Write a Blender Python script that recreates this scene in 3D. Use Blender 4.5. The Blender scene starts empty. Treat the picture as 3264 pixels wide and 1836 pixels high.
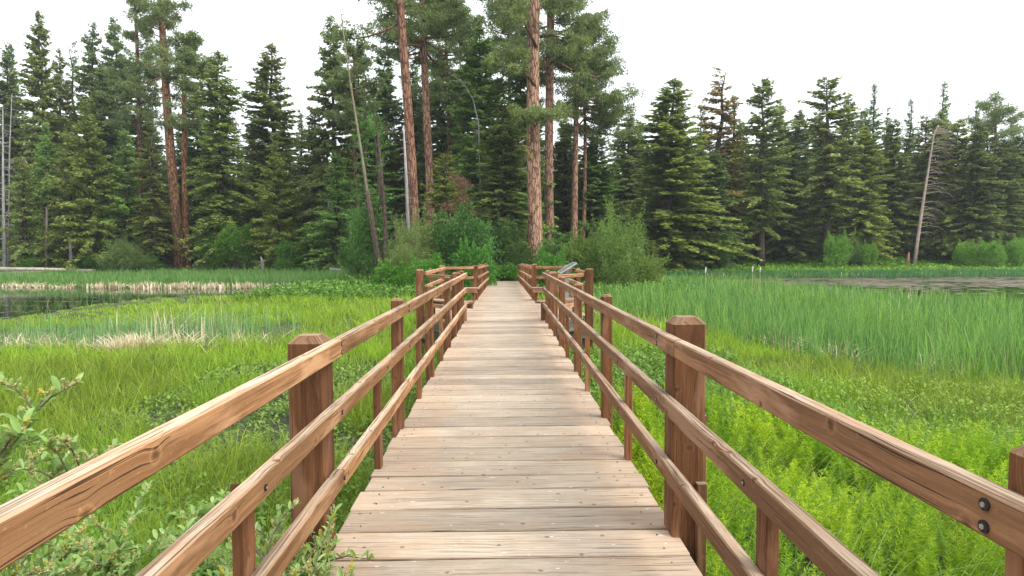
import bpy, math, random
import numpy as np
from mathutils import Vector, Matrix

random.seed(7)
rng = np.random.default_rng(7)
S = bpy.context.scene
COL = S.collection
R = math.radians

# ------------------------------------------------------------------ camera
FPX, UC, VC = 2000.0, 1632.0, 918.0
cam_d = bpy.data.cameras.new('camera'); cam = bpy.data.objects.new('camera', cam_d); COL.objects.link(cam)
CAM = Vector((0.0, 0.0, 1.5))
ROT = (Matrix.Rotation(-R(0.66), 3, 'Z') @ Matrix.Rotation(R(90 - 3.2), 3, 'X') @ Matrix.Rotation(-R(0.3), 3, 'Z'))
cam.matrix_world = Matrix.Translation(CAM) @ ROT.to_4x4()
cam_d.sensor_width = 36; cam_d.lens = FPX / 3264 * 36
cam_d.clip_start = 0.05; cam_d.clip_end = 5000
S.camera = cam

# ------------------------------------------------------------------ world: bright overcast sky
SUN_EL, SUN_AZ = 48, 122          # azimuth clockwise from +Y (forward): sun to the right
w = bpy.data.worlds.new('World'); S.world = w; w.use_nodes = True
nt = w.node_tree; nt.nodes.clear()
out = nt.nodes.new('ShaderNodeOutputWorld'); bg = nt.nodes.new('ShaderNodeBackground')
sky = nt.nodes.new('ShaderNodeTexSky'); sky.sky_type = 'NISHITA'; sky.sun_disc = False
sky.sun_elevation = R(SUN_EL); sky.sun_rotation = R(SUN_AZ)
cloud = nt.nodes.new('ShaderNodeRGB'); cloud.outputs[0].default_value = (12.6, 13.0, 13.5, 1)
mx = nt.nodes.new('ShaderNodeMix'); mx.data_type = 'RGBA'; mx.inputs[0].default_value = 0.93
nt.links.new(sky.outputs[0], mx.inputs[6]); nt.links.new(cloud.outputs[0], mx.inputs[7])
nt.links.new(mx.outputs[2], bg.inputs[0]); bg.inputs[1].default_value = 0.1
nt.links.new(bg.outputs[0], out.inputs[0])
sd = bpy.data.lights.new('sun', 'SUN'); so = bpy.data.objects.new('sun', sd); COL.objects.link(so)
sd.energy = 2.4; sd.angle = R(30); sd.color = (1, .95, .87)
sdir = Vector((math.sin(R(SUN_AZ)) * math.cos(R(SUN_EL)), math.cos(R(SUN_AZ)) * math.cos(R(SUN_EL)), math.sin(R(SUN_EL))))
so.rotation_euler = sdir.to_track_quat('Z', 'Y').to_euler(); so.location = (20, -5, 40)
S.view_settings.view_transform = 'Standard'; S.view_settings.look = 'None'
S.view_settings.exposure = 0.46; S.view_settings.gamma = 1
S.render.engine = 'CYCLES'
S.cycles.max_bounces = 6; S.cycles.diffuse_bounces = 4; S.cycles.glossy_bounces = 2
S.cycles.transmission_bounces = 3; S.cycles.transparent_max_bounces = 4
S.cycles.caustics_reflective = False; S.cycles.caustics_refractive = False

# ------------------------------------------------------------------ measuring helpers (photo seen at 2576 wide)
K = 3264 / 2576.0
def ray(xd, yd):
    return ROT @ Vector(((xd * K - UC) / FPX, -(yd * K - VC) / FPX, -1.0))
def at(xd, yd, Y):
    d = ray(xd, yd); return CAM + d * (Y / d.y)

# ------------------------------------------------------------------ object helpers
def tag(o, label=None, cat=None, group=None, kind=None):
    if label: o['label'] = label
    if cat: o['category'] = cat
    if group: o['group'] = group
    if kind: o['kind'] = kind
    return o
def empty(name, loc=(0, 0, 0), rz=0):
    o = bpy.data.objects.new(name, None); COL.objects.link(o); o.location = loc; o.rotation_euler = (0, 0, rz)
    o.empty_display_size = 0.2
    return o
def npmesh(name, V, loops, totals, uv=None, col=None, smooth=False):
    V = np.asarray(V, dtype=np.float32); loops = np.asarray(loops, dtype=np.int32); totals = np.asarray(totals, dtype=np.int32)
    me = bpy.data.meshes.new(name)
    me.vertices.add(len(V)); me.vertices.foreach_set('co', V.ravel())
    me.loops.add(len(loops)); me.loops.foreach_set('vertex_index', loops)
    me.polygons.add(len(totals))
    starts = np.concatenate([[0], np.cumsum(totals)[:-1]]).astype(np.int32)
    me.polygons.foreach_set('loop_start', starts); me.polygons.foreach_set('loop_total', totals)
    me.polygons.foreach_set('use_smooth', np.full(len(totals), smooth, dtype=bool))
    if uv is not None:
        l = me.uv_layers.new(name='UV'); l.data.foreach_set('uv', np.asarray(uv, dtype=np.float32).ravel())
    if col is not None:
        col = np.asarray(col, dtype=np.float32)
        if col.shape[1] == 3: col = np.hstack([col, np.ones((len(col), 1), np.float32)])
        a = me.color_attributes.new('Col', 'FLOAT_COLOR', 'POINT'); a.data.foreach_set('color', col.ravel())
    me.update(calc_edges=True); me.validate(); return me
def obj(name, me, mat, parent=None):
    o = bpy.data.objects.new(name, me); COL.objects.link(o)
    if mat is not None and not me.materials: me.materials.append(mat)
    if parent is not None: o.parent = parent
    return o

class MB:
    """collects boards, tubes and boxes into one mesh; uv in metres with u along the grain"""
    def __init__(s): s.V = []; s.L = []; s.T = []; s.UV = []; s.C = []
    def face(s, idx, uvs):
        s.L += idx; s.T.append(len(idx)); s.UV += uvs
    def beam(s, p0, p1, w, h, ch=0.006, up=(0, 0, 1), nseg=1, wob=0.0, tone=None, point=0.0, slant=0.0):
        """board from p0 to p1 (centre line), w across, h along up, chamfered edges; point = pyramid chamfer of the p1 end"""
        p0 = Vector(p0); p1 = Vector(p1); d = (p1 - p0); Ln = d.length; d.normalize()
        upv = Vector(up); side = d.cross(upv).normalized(); upv = side.cross(d).normalized()
        a, b = w / 2, h / 2; c = min(ch, a * .6, b * .6)
        prof = [(-a + c, -b), (a - c, -b), (a, -b + c), (a, b - c), (a - c, b), (-a + c, b), (-a, b - c), (-a, -b + c)]
        per = [0]
        for i in range(8):
            q, r = prof[i], prof[(i + 1) % 8]; per.append(per[-1] + math.hypot(q[0] - r[0], q[1] - r[1]))
        t = random.random() if tone is None else tone
        u0, v0 = random.uniform(0, 50), random.uniform(0, 50)
        stations = [(i / nseg * Ln, 1.0) for i in range(nseg + 1)]
        if point > 0:
            stations[-1] = (Ln - point, 1.0); stations.append((Ln, 0.0))
        base = len(s.V)
        for k, (dist, sc) in enumerate(stations):
            ox = random.uniform(-wob, wob) if 0 < k < len(stations) - 1 else 0
            oy = random.uniform(-wob, wob) if 0 < k < len(stations) - 1 else 0
            for (x, y) in prof:
                if sc == 0.0:
                    x = x - math.copysign(min(abs(x), point * 1.0), x) if abs(x) > 0 else x
                    y = y - math.copysign(min(abs(y), point * 1.0), y) if abs(y) > 0 else y
                ex = slant * y if k == len(stations) - 1 else 0
                s.V.append(p0 + d * (dist + ex) + side * (x + ox) + upv * (y + oy)); s.C.append((t, random.random(), 0))
        n = len(stations)
        for k in range(n - 1):
            for i in range(8):
                j = (i + 1) % 8
                A = base + k * 8
                uu0, uu1 = u0 + stations[k][0], u0 + stations[k + 1][0]
                s.face([A + i, A + j, A + 8 + j, A + 8 + i][::-1], [(uu0, v0 + per[i]), (uu0, v0 + per[i + 1]), (uu1, v0 + per[i + 1]), (uu1, v0 + per[i])][::-1])
        s.face([base + i for i in range(8)], [(u0 + prof[i][0] * .3, v0 + prof[i][1]) for i in range(8)])
        e = base + (n - 1) * 8
        s.face([e + 7 - i for i in range(8)], [(u0 + prof[7 - i][0] * .3, v0 + prof[7 - i][1]) for i in range(8)])
        return s
    def tube(s, pts, rads, n=8, tone=None, cap=True, wob=0.0):
        pts = [Vector(p) for p in pts]; base = len(s.V); t = random.random() if tone is None else tone
        u = 0; v0 = random.uniform(0, 9)
        us = []
        for k, p in enumerate(pts):
            q = pts[min(k + 1, len(pts) - 1)] - pts[max(k - 1, 0)]
            if q.length < 1e-6: q = Vector((0, 0, 1))
            q.normalize(); ref = Vector((1, 0, 0)) if abs(q.x) < .9 else Vector((0, 1, 0))
            a = q.cross(ref).normalized(); b = q.cross(a)
            if k: u += (pts[k] - pts[k - 1]).length
            us.append(u)
            for i in range(n):
                an = 2 * math.pi * i / n; rr = rads[k] * (1 + random.uniform(-wob, wob))
                s.V.append(p + a * (math.cos(an) * rr) + b * (math.sin(an) * rr)); s.C.append((t, random.random(), 0))
        for k in range(len(pts) - 1):
            for i in range(n):
                j = (i + 1) % n; A = base + k * n; c = 2 * math.pi * rads[k] / n
                s.face([A + i, A + j, A + n + j, A + n + i], [(us[k], v0 + c * i), (us[k], v0 + c * (i + 1)), (us[k + 1], v0 + c * (i + 1)), (us[k + 1], v0 + c * i)])
        if cap and n > 3:
            s.face([base + n - 1 - i for i in range(n)], [(0, 0)] * n)
            e = base + (len(pts) - 1) * n; s.face([e + i for i in range(n)], [(0, 0)] * n)
        return s
    def build(s, name, mat, parent=None, smooth=False):
        me = npmesh(name, [tuple(v) for v in s.V], s.L, s.T, s.UV, s.C, smooth)
        return obj(name, me, mat, parent)

# ------------------------------------------------------------------ materials
def newmat(name):
    m = bpy.data.materials.new(name); m.use_nodes = True; nt = m.node_tree; nt.nodes.clear()
    return m, nt
def N(nt, t, **kw):
    n = nt.nodes.new(t)
    for k, v in kw.items():
        if k.startswith('i_'):
            key = k[2:]; key = int(key) if key.isdigit() else key.replace('_', ' ')
            n.inputs[key].default_value = v
        else: setattr(n, k, v)
    return n
def ramp(nt, fac, stops, interp='LINEAR'):
    r = nt.nodes.new('ShaderNodeValToRGB'); r.color_ramp.interpolation = interp
    e = r.color_ramp.elements
    while len(e) < len(stops): e.new(.5)
    for i, (p, c) in enumerate(stops):
        e[i].position = p; e[i].color = (c[0], c[1], c[2], 1) if not isinstance(c, (int, float)) else (c, c, c, 1)
    nt.links.new(fac, r.inputs[0]); return r.outputs[0]
def mix(nt, a, b, f, mode='MIX'):
    m = nt.nodes.new('ShaderNodeMix'); m.data_type = 'RGBA'; m.blend_type = mode
    for k, v in ((0, f), (6, a), (7, b)):
        if isinstance(v, (int, float)): m.inputs[k].default_value = v
        elif isinstance(v, tuple): m.inputs[k].default_value = (*v, 1)
        else: nt.links.new(v, m.inputs[k])
    return m.outputs[2]
def math_(nt, op, a, b=None, c=None):
    m = nt.nodes.new('ShaderNodeMath'); m.operation = op
    for k, v in enumerate((a, b, c)):
        if v is None: continue
        if isinstance(v, (int, float)): m.inputs[k].default_value = v
        else: nt.links.new(v, m.inputs[k])
    return m.outputs[0]

def wood(name, face, dark, top, topamt=.85, deck=False, knot=1.0):
    m, nt = newmat(name); L = nt.links.new
    o = N(nt, 'ShaderNodeOutputMaterial'); p = N(nt, 'ShaderNodeBsdfPrincipled')
    L(p.outputs[0], o.inputs[0])
    uv = N(nt, 'ShaderNodeUVMap', uv_map='UV').outputs[0]
    at_ = N(nt, 'ShaderNodeVertexColor', layer_name='Col')
    sep = N(nt, 'ShaderNodeSeparateColor'); L(at_.outputs[0], sep.inputs[0]); tone = sep.outputs[0]
    # knots: sparse round spots that bend the grain round them
    vk = N(nt, 'ShaderNodeTexVoronoi', voronoi_dimensions='2D', feature='F1'); vk.inputs['Scale'].default_value = 3.4
    kn_ = N(nt, 'ShaderNodeTexNoise', noise_dimensions='2D'); kn_.inputs['Scale'].default_value = 28; kn_.inputs['Detail'].default_value = 3; L(uv, kn_.inputs['Vector'])
    kv = N(nt, 'ShaderNodeVectorMath', operation='MULTIPLY_ADD'); L(kn_.outputs['Color'], kv.inputs[0]); kv.inputs[1].default_value = (.016, .012, 0); L(uv, kv.inputs[2])
    L(kv.outputs[0], vk.inputs['Vector'])
    kd = vk.outputs['Distance']
    bend = ramp(nt, kd, [(0, 1), (.22, 0)], 'EASE')
    sx = N(nt, 'ShaderNodeSeparateXYZ'); L(uv, sx.inputs[0])
    wobn = N(nt, 'ShaderNodeTexNoise', noise_dimensions='2D'); wobn.inputs['Scale'].default_value = 1.3; wobn.inputs['Detail'].default_value = 2
    L(uv, wobn.inputs['Vector'])
    vv = math_(nt, 'ADD', sx.outputs[1], math_(nt, 'MULTIPLY', bend, .010))
    vv = math_(nt, 'ADD', vv, math_(nt, 'MULTIPLY', wobn.outputs[0], .035))
    def vec(su, sv):
        c = N(nt, 'ShaderNodeCombineXYZ'); L(math_(nt, 'MULTIPLY', sx.outputs[0], su), c.inputs[0]); L(math_(nt, 'MULTIPLY', vv, sv), c.inputs[1]); return c.outputs[0]
    def noise(v, sc, det, rough=.55):
        n = N(nt, 'ShaderNodeTexNoise', noise_dimensions='2D'); n.inputs['Scale'].default_value = sc; n.inputs['Detail'].default_value = det; n.inputs['Roughness'].default_value = rough
        L(v, n.inputs['Vector']); return n.outputs[0]
    broad = noise(vec(1.2, 16), 1.0, 4)
    fine = noise(vec(5, 210), 1.0, 4, .7)
    rings = noise(vec(1.1, 75), 1.0, 2)
    patch = noise(vec(2.2, 5), 1.0, 5, .65)
    speck = noise(vec(26, 60), 1.0, 5, .75)
    col = mix(nt, face, dark, ramp(nt, broad, [(.38, 0), (.72, 1)]))
    col = mix(nt, col, dark, math_(nt, 'MULTIPLY', ramp(nt, rings, [(.46, 0), (.6, 1)]), .55))
    crack = ramp(nt, noise(vec(1.6, 120), 1.0, 2, .5), [(.69, 0), (.715, 1)])
    darker = tuple(c * .35 for c in dark)
    col = mix(nt, col, darker, math_(nt, 'MULTIPLY', ramp(nt, fine, [(.55, 0), (.74, 1)]), .6))
    blot = noise(vec(1.3, 6), 1.0, 4, .6)
    col = mix(nt, col, tuple(c * .6 for c in face), math_(nt, 'MULTIPLY', ramp(nt, blot, [(.52, 0), (.66, 1)]), .75))
    col = mix(nt, col, tuple(min(1, c * 1.25 + .06) for c in face), math_(nt, 'MULTIPLY', ramp(nt, blot, [(.34, 1), (.46, 0)]), .6))
    # weathered upper faces
    g = N(nt, 'ShaderNodeNewGeometry'); sn = N(nt, 'ShaderNodeSeparateXYZ'); L(g.outputs['True Normal'], sn.inputs[0])
    upf = ramp(nt, sn.outputs[2], [(.55, 0), (.9, 1)])
    tcol = mix(nt, top, tuple(c * (.78 if deck else .62) for c in top), ramp(nt, broad, [(.35, 0), (.75, 1)]))
    tcol = mix(nt, tcol, tuple(a * .5 + b * .5 for a, b in zip(face, top)), ramp(nt, patch, [(.42, 0), (.62, 1)]))
    tcol = mix(nt, tcol, tuple(c * .42 for c in dark), math_(nt, 'MULTIPLY', ramp(nt, rings, [(.52, 0), (.66, 1)]), .35 if deck else .7))
    tcol = mix(nt, tcol, darker, math_(nt, 'MULTIPLY', ramp(nt, fine, [(.56, 0), (.7, 1)]), .5 if deck else .75))
    if deck:
        gp = N(nt, 'ShaderNodeSeparateXYZ'); L(g.outputs['Position'], gp.inputs[0])
        edge = ramp(nt, math_(nt, 'ADD', math_(nt, 'ABSOLUTE', gp.outputs[0]), math_(nt, 'MULTIPLY', patch, .7)), [(.75, 0), (1.25, 1)])
        tcol = mix(nt, tcol, (.46, .31, .20), math_(nt, 'MULTIPLY', edge, .45))
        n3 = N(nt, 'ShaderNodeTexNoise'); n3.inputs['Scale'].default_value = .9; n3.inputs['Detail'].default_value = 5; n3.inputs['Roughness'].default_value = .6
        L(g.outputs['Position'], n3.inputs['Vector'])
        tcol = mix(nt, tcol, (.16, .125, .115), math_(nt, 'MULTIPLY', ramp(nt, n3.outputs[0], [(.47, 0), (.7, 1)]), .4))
        tcol = mix(nt, tcol, (.72, .7, .67), ramp(nt, noise(vec(14, 40), 1.0, 3, .5), [(.745, 0), (.765, 1)]))
    col = mix(nt, col, tcol, math_(nt, 'MULTIPLY', upf, topamt))
    col = mix(nt, col, tuple(c * .18 for c in dark), math_(nt, 'MULTIPLY', crack, .85))
    # pale scuffs everywhere
    col = mix(nt, col, tuple(min(1, c * 1.5 + .04) for c in face), math_(nt, 'MULTIPLY', ramp(nt, speck, [(.62, 0), (.72, 1)]), .35))
    kn = math_(nt, 'MULTIPLY', ramp(nt, kd, [(.02, 1), (.055, 0)]), knot * .8)
    col = mix(nt, col, tuple(c * .45 for c in dark), kn)
    kr = math_(nt, 'MULTIPLY', ramp(nt, kd, [(.06, 0), (.075, 1), (.1, 0)]), knot * .28)
    col = mix(nt, col, tuple(min(1, c * 1.35) for c in face), kr)
    tv = math_(nt, 'ADD', math_(nt, 'MULTIPLY', tone, .5), .75)
    hb = N(nt, 'ShaderNodeHueSaturation'); L(col, hb.inputs['Color']); L(tv, hb.inputs['Value'])
    L(hb.outputs[0], p.inputs['Base Color']); p.inputs['Roughness'].default_value = .78; p.inputs['Specular IOR Level'].default_value = .25
    hgt = math_(nt, 'ADD', math_(nt, 'MULTIPLY', fine, -.6), math_(nt, 'MULTIPLY', rings, -.5)); hgt = math_(nt, 'ADD', hgt, math_(nt, 'MULTIPLY', crack, -.8))
    b = N(nt, 'ShaderNodeBump'); b.inputs['Strength'].default_value = .55; b.inputs['Distance'].default_value = .004
    L(hgt, b.inputs['Height']); L(b.outputs[0], p.inputs['Normal'])
    return m

def leafmat(name, trans=.3, rough=.55, vary=.25, spec=.3, objcol=True):
    m, nt = newmat(name); L = nt.links.new
    o = N(nt, 'ShaderNodeOutputMaterial'); p = N(nt, 'ShaderNodeBsdfPrincipled'); t = N(nt, 'ShaderNodeBsdfTranslucent'); ms = N(nt, 'ShaderNodeMixShader')
    a = N(nt, 'ShaderNodeVertexColor', layer_name='Col').outputs[0]
    if objcol:
        oi = N(nt, 'ShaderNodeObjectInfo'); a = mix(nt, a, oi.outputs['Color'], 1.0, 'MULTIPLY')
    g = N(nt, 'ShaderNodeNewGeometry')
    n = N(nt, 'ShaderNodeTexNoise'); n.inputs['Scale'].default_value = .8; n.inputs['Detail'].default_value = 3; L(g.outputs['Position'], n.inputs['Vector'])
    hs = N(nt, 'ShaderNodeHueSaturation'); L(a, hs.inputs['Color'])
    L(math_(nt, 'ADD', math_(nt, 'MULTIPLY', n.outputs[0], vary * 2), 1 - vary), hs.inputs['Value'])
    L(hs.outputs[0], p.inputs['Base Color']); L(hs.outputs[0], t.inputs[0])
    p.inputs['Roughness'].default_value = rough; p.inputs['Specular IOR Level'].default_value = spec
    ms.inputs[0].default_value = trans; L(p.outputs[0], ms.inputs[1]); L(t.outputs[0], ms.inputs[2]); L(ms.outputs[0], o.inputs[0])
    return m

def bark(name, plate, furrow, sx=5.0, sz=1.1, amt=1.0, bump=.6):
    m, nt = newmat(name); L = nt.links.new
    o = N(nt, 'ShaderNodeOutputMaterial'); p = N(nt, 'ShaderNodeBsdfPrincipled'); L(p.outputs[0], o.inputs[0])
    tc = N(nt, 'ShaderNodeTexCoord'); mp = N(nt, 'ShaderNodeMapping'); mp.inputs['Scale'].default_value = (sx, sx, sz); L(tc.outputs['Object'], mp.inputs[0])
    n0 = N(nt, 'ShaderNodeTexNoise'); n0.inputs['Scale'].default_value = 1.6; n0.inputs['Detail'].default_value = 4; L(mp.outputs[0], n0.inputs['Vector'])
    va = N(nt, 'ShaderNodeVectorMath', operation='ADD'); L(mp.outputs[0], va.inputs[0]); L(n0.outputs['Color'], va.inputs[1])
    v = N(nt, 'ShaderNodeTexVoronoi', feature='DISTANCE_TO_EDGE'); v.inputs['Scale'].default_value = 1.0; L(va.outputs[0], v.inputs['Vector'])
    n1 = N(nt, 'ShaderNodeTexNoise'); n1.inputs['Scale'].default_value = 7; n1.inputs['Detail'].default_value = 5; L(mp.outputs[0], n1.inputs['Vector'])
    oi = N(nt, 'ShaderNodeObjectInfo')
    c = mix(nt, plate, tuple(x * .6 for x in plate), ramp(nt, n1.outputs[0], [(.35, 0), (.7, 1)]))
    c = mix(nt, c, furrow, math_(nt, 'MULTIPLY', ramp(nt, v.outputs['Distance'], [(.03, 1), (.17, 0)]), amt))
    c = mix(nt, c, oi.outputs['Color'], 1.0, 'MULTIPLY')
    L(c, p.inputs['Base Color']); p.inputs['Roughness'].default_value = .9; p.inputs['Specular IOR Level'].default_value = .15
    b = N(nt, 'ShaderNodeBump'); b.inputs['Strength'].default_value = bump; b.inputs['Distance'].default_value = .05
    L(v.outputs['Distance'], b.inputs['Height']); L(b.outputs[0], p.inputs['Normal'])
    return m

def plain(name, c, rough=.6, metal=0.0, nz=0.0, sc=6.0, c2=None):
    m, nt = newmat(name); L = nt.links.new
    o = N(nt, 'ShaderNodeOutputMaterial'); p = N(nt, 'ShaderNodeBsdfPrincipled'); L(p.outputs[0], o.inputs[0])
    tc = N(nt, 'ShaderNodeTexCoord'); n = N(nt, 'ShaderNodeTexNoise'); n.inputs['Scale'].default_value = sc; n.inputs['Detail'].default_value = 5
    L(tc.outputs['Object'], n.inputs['Vector'])
    cc = mix(nt, c, c2 or tuple(x * (1 - nz) for x in c), ramp(nt, n.outputs[0], [(.4, 0), (.62, 1)]))
    L(cc, p.inputs['Base Color']); p.inputs['Roughness'].default_value = rough; p.inputs['Metallic'].default_value = metal
    return m

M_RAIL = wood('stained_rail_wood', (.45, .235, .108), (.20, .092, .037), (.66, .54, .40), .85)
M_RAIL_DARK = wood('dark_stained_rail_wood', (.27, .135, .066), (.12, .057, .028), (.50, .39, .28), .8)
M_POST = wood('stained_post_wood', (.25, .105, .042), (.09, .036, .016), (.56, .39, .25), .85, knot=.6)
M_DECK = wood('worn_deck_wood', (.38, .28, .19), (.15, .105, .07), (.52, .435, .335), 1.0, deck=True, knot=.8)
M_BEAM = wood('grey_beam_wood', (.20, .18, .14), (.09, .085, .065), (.33, .31, .27), .8)
M_BENCH = wood('bench_wood', (.34, .19, .11), (.15, .075, .045), (.62, .47, .37), .85)
M_NEEDLE = leafmat('needles', .38, .6, .22, .2)
M_LEAF = leafmat('leaves', .35, .5, .2, .35)
M_GRASS = leafmat('grass_blades', .4, .55, .28, .25)
M_DRY = leafmat('dry_stalks', .15, .8, .25, .1)
M_BARK_ORANGE = bark('orange_plate_bark', (.46, .30, .21), (.10, .055, .04), 5.5, 1.3)
M_BARK_GREY = bark('grey_brown_bark', (.15, .115, .095), (.04, .03, .025), 9, 2.5)
M_SNAG = bark('bleached_dead_wood', (.46, .43, .42), (.16, .13, .12), 14, 1.2, .7, .3)
M_DEADSTALK = plain('dead_stalk', (.55, .45, .28), .9, 0, .2)
M_FLUFF = plain('seed_fluff', (.75, .70, .60), .95, 0, .15)
M_BOLT = plain('galvanised_bolt', (.45, .42, .36), .5, .6, .3, 60)
M_HOLE = plain('bolt_recess', (.02, .013, .01), .9)
M_SIGNFRAME = plain('grey_painted_metal', (.42, .46, .5), .4, .3, .15)

# ------------------------------------------------------------------ terrain
LPOND = np.array([(-75, 20), (-24, 21), (-19.2, 23.5), (-19.8, 31), (-19.5, 35), (-14.5, 37), (-11.2, 43), (-12, 45.5), (-20, 45), (-30, 46), (-40, 50), (-75, 54)], float)
RPOND = np.array([(14.5, 48), (17.5, 40), (18.8, 31), (20.3, 23.5), (25, 20), (40, 16), (80, 13), (80, 56), (40, 57), (24, 56), (16, 52)], float)
def poly_sd(P, x, y):
    """signed distance, positive inside"""
    x = np.asarray(x, float); y = np.asarray(y, float); d = np.full(x.shape, 1e9); ins = np.zeros(x.shape, bool)
    n = len(P)
    for i in range(n):
        ax, ay = P[i]; bx, by = P[(i + 1) % n]; ex, ey = bx - ax, by - ay
        t = np.clip(((x - ax) * ex + (y - ay) * ey) / (ex * ex + ey * ey), 0, 1)
        d = np.minimum(d, np.hypot(x - ax - t * ex, y - ay - t * ey))
        c = ((ay > y) != (by > y)) & (x < (bx - ax) * (y - ay) / ((by - ay) if by != ay else 1e-9) + ax)
        ins ^= c
    return np.where(ins, d, -d)
def sm(t): t = np.clip(t, 0, 1); return t * t * (3 - 2 * t)
SX = [-200, -80, -30, -14, -11, -5, 8, 11, 14, 80, 200]; SY = [60, 52, 50, 47, 38, 33, 33, 45, 60, 62, 70]
def bumpy(x, y): return .05 * np.sin(x * 1.3 + y * .7) * np.sin(y * 1.1 - x * .4) + .04 * np.sin(x * 3.1 + 1) * np.sin(y * 2.7)
def ground(x, y):
    x = np.asarray(x, float); y = np.asarray(y, float)
    sh = np.interp(x, SX, SY); gain = np.interp(x, [-80, -14, 8, 14, 80], [1.3, 1.2, 1.0, .95, 1.0])
    z = -.82 + gain * sm((y - sh) / 18) + np.maximum(0, y - sh - 14) * np.interp(x, [-14, 14], [.012, .02])
    z = z + bumpy(x, y)
    pd = np.maximum(poly_sd(LPOND, x, y), poly_sd(RPOND, x, y))
    return z - .75 * sm((pd + .9) / 2.2)
def gz(x, y): return float(ground(np.array([x]), np.array([y]))[0])
xs = np.concatenate([-np.geomspace(700, 62, 12), np.arange(-60, 60.1, .8), np.geomspace(62, 700, 12)])
ys = np.concatenate([-np.geomspace(400, 8, 10), np.arange(-6, 80, .8), np.geomspace(81, 800, 14)])
GX, GY = np.meshgrid(xs, ys); GZ = ground(GX, GY); GZ = np.clip(GZ, -2.5, 2.2)
nx, ny = len(xs), len(ys)
ii = np.arange(nx * ny).reshape(ny, nx)
q = np.stack([ii[:-1, :-1], ii[:-1, 1:], ii[1:, 1:], ii[1:, :-1]], -1).reshape(-1, 4)
mg, nt = newmat('marsh_soil'); L = nt.links.new
o = N(nt, 'ShaderNodeOutputMaterial'); p = N(nt, 'ShaderNodeBsdfPrincipled'); L(p.outputs[0], o.inputs[0])
g = N(nt, 'ShaderNodeNewGeometry')
n1 = N(nt, 'ShaderNodeTexNoise'); n1.inputs['Scale'].default_value = .35; n1.inputs['Detail'].default_value = 6; L(g.outputs['Position'], n1.inputs['Vector'])
n2 = N(nt, 'ShaderNodeTexNoise'); n2.inputs['Scale'].default_value = 5; n2.inputs['Detail'].default_value = 6; L(g.outputs['Position'], n2.inputs['Vector'])
c = mix(nt, (.035, .055, .014), (.075, .12, .02), ramp(nt, n1.outputs[0], [(.35, 0), (.6, 1)]))
c = mix(nt, c, (.022, .016, .010), ramp(nt, n2.outputs[0], [(.45, 0), (.6, 1)]))
L(c, p.inputs['Base Color']); p.inputs['Roughness'].default_value = .85
b = N(nt, 'ShaderNodeBump'); b.inputs['Distance'].default_value = .06; L(n2.outputs[0], b.inputs['Height']); L(b.outputs[0], p.inputs['Normal'])
tag(obj('ground', npmesh('ground', np.stack([GX, GY, GZ], -1).reshape(-1, 3), q.ravel(), np.full(len(q), 4), smooth=True), mg), 'dark wet marsh soil under the grass, rising to the forest floor', None, None, 'structure')

mw, nt = newmat('pond_water'); L = nt.links.new
o = N(nt, 'ShaderNodeOutputMaterial'); p = N(nt, 'ShaderNodeBsdfPrincipled'); L(p.outputs[0], o.inputs[0])
p.inputs['Base Color'].default_value = (.012, .014, .009, 1); p.inputs['Roughness'].default_value = .04; p.inputs['IOR'].default_value = 1.33
g = N(nt, 'ShaderNodeNewGeometry'); mp = N(nt, 'ShaderNodeMapping'); mp.inputs['Scale'].default_value = (1.2, 3.5, 1); L(g.outputs['Position'], mp.inputs[0])
n2 = N(nt, 'ShaderNodeTexNoise'); n2.inputs['Scale'].default_value = 1.5; n2.inputs['Detail'].default_value = 3; L(mp.outputs[0], n2.inputs['Vector'])
b = N(nt, 'ShaderNodeBump'); b.inputs['Distance'].default_value = .004; b.inputs['Strength'].default_value = .4; L(n2.outputs[0], b.inputs['Height']); L(b.outputs[0], p.inputs['Normal'])
WZ = -.93
def watersheet(name, P, label):
    P = [(x + (1.6 if x > P[:, 0].mean() else -1.6), y + (1.6 if y > P[:, 1].mean() else -1.6), WZ) for x, y in P]
    return tag(obj(name, npmesh(name, P, list(range(len(P))), [len(P)]), mw), label, None, None, 'structure')
watersheet('water', LPOND, 'dark still pond on the left reflecting the trees')
watersheet('water', RPOND, 'pond water on the right beyond the cattails')

# ------------------------------------------------------------------ boardwalk
Y0, YN, YF, YE = -1.2, 13.35, 20.1, 41.0      # start, end of near stretch, end of platform, end of walk
def dz(y): return 0.0 if y < YF else -.34 * ((y - YF) / (YE - YF)) ** 1.15
HW = .905
def halfw(y):
    if y <= YN or y >= YF: return HW
    if y < YN + 1.45: return HW + (y - YN) / 1.45 * 1.05
    if y > YF - .55: return HW + (YF - y) / .55 * 1.05
    return HW + 1.05
walk = tag(empty('boardwalk', (0, 0, 0)), 'worn wooden plank boardwalk running straight into the trees', 'boardwalk')
mb = MB(); y = Y0; SCREWS = []
while y < YE:
    wd = random.choice([.284, .284, .284, .235]); gap = random.uniform(.012, .021)
    yc = y + wd / 2; h = halfw(yc); j = random.uniform(-.012, .02); zj = random.uniform(-.003, .003)
    z0, z1 = dz(yc), dz(yc)
    sk = .006
    mb.beam((-h - random.uniform(-.01, .015), yc - sk * h, z0 - .022 + zj), (h + random.uniform(-.01, .015), yc + sk * h, z0 - .022 - zj), wd, .042, .006, nseg=4 if yc < 14 else 1, wob=.0012)
    y += wd + gap; SCREWS.append(yc)
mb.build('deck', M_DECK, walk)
M_SCREW = plain('rusty_screw_head', (.06, .04, .03), .7, .3)
m2 = MB()
for yk in SCREWS:
    for sx in (-.79, .79):
        for dy in (-.08, .08):
            xx, yy2 = sx + random.uniform(-.015, .015), yk + dy + random.uniform(-.01, .01); m2.tube([(xx, yy2, dz(yk) - .004), (xx, yy2, dz(yk) + .0022)], [.0045, .0045], 7)
sc_ = m2.build('screw_heads', M_SCREW, walk); sc_['kind'] = 'stuff'

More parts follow.
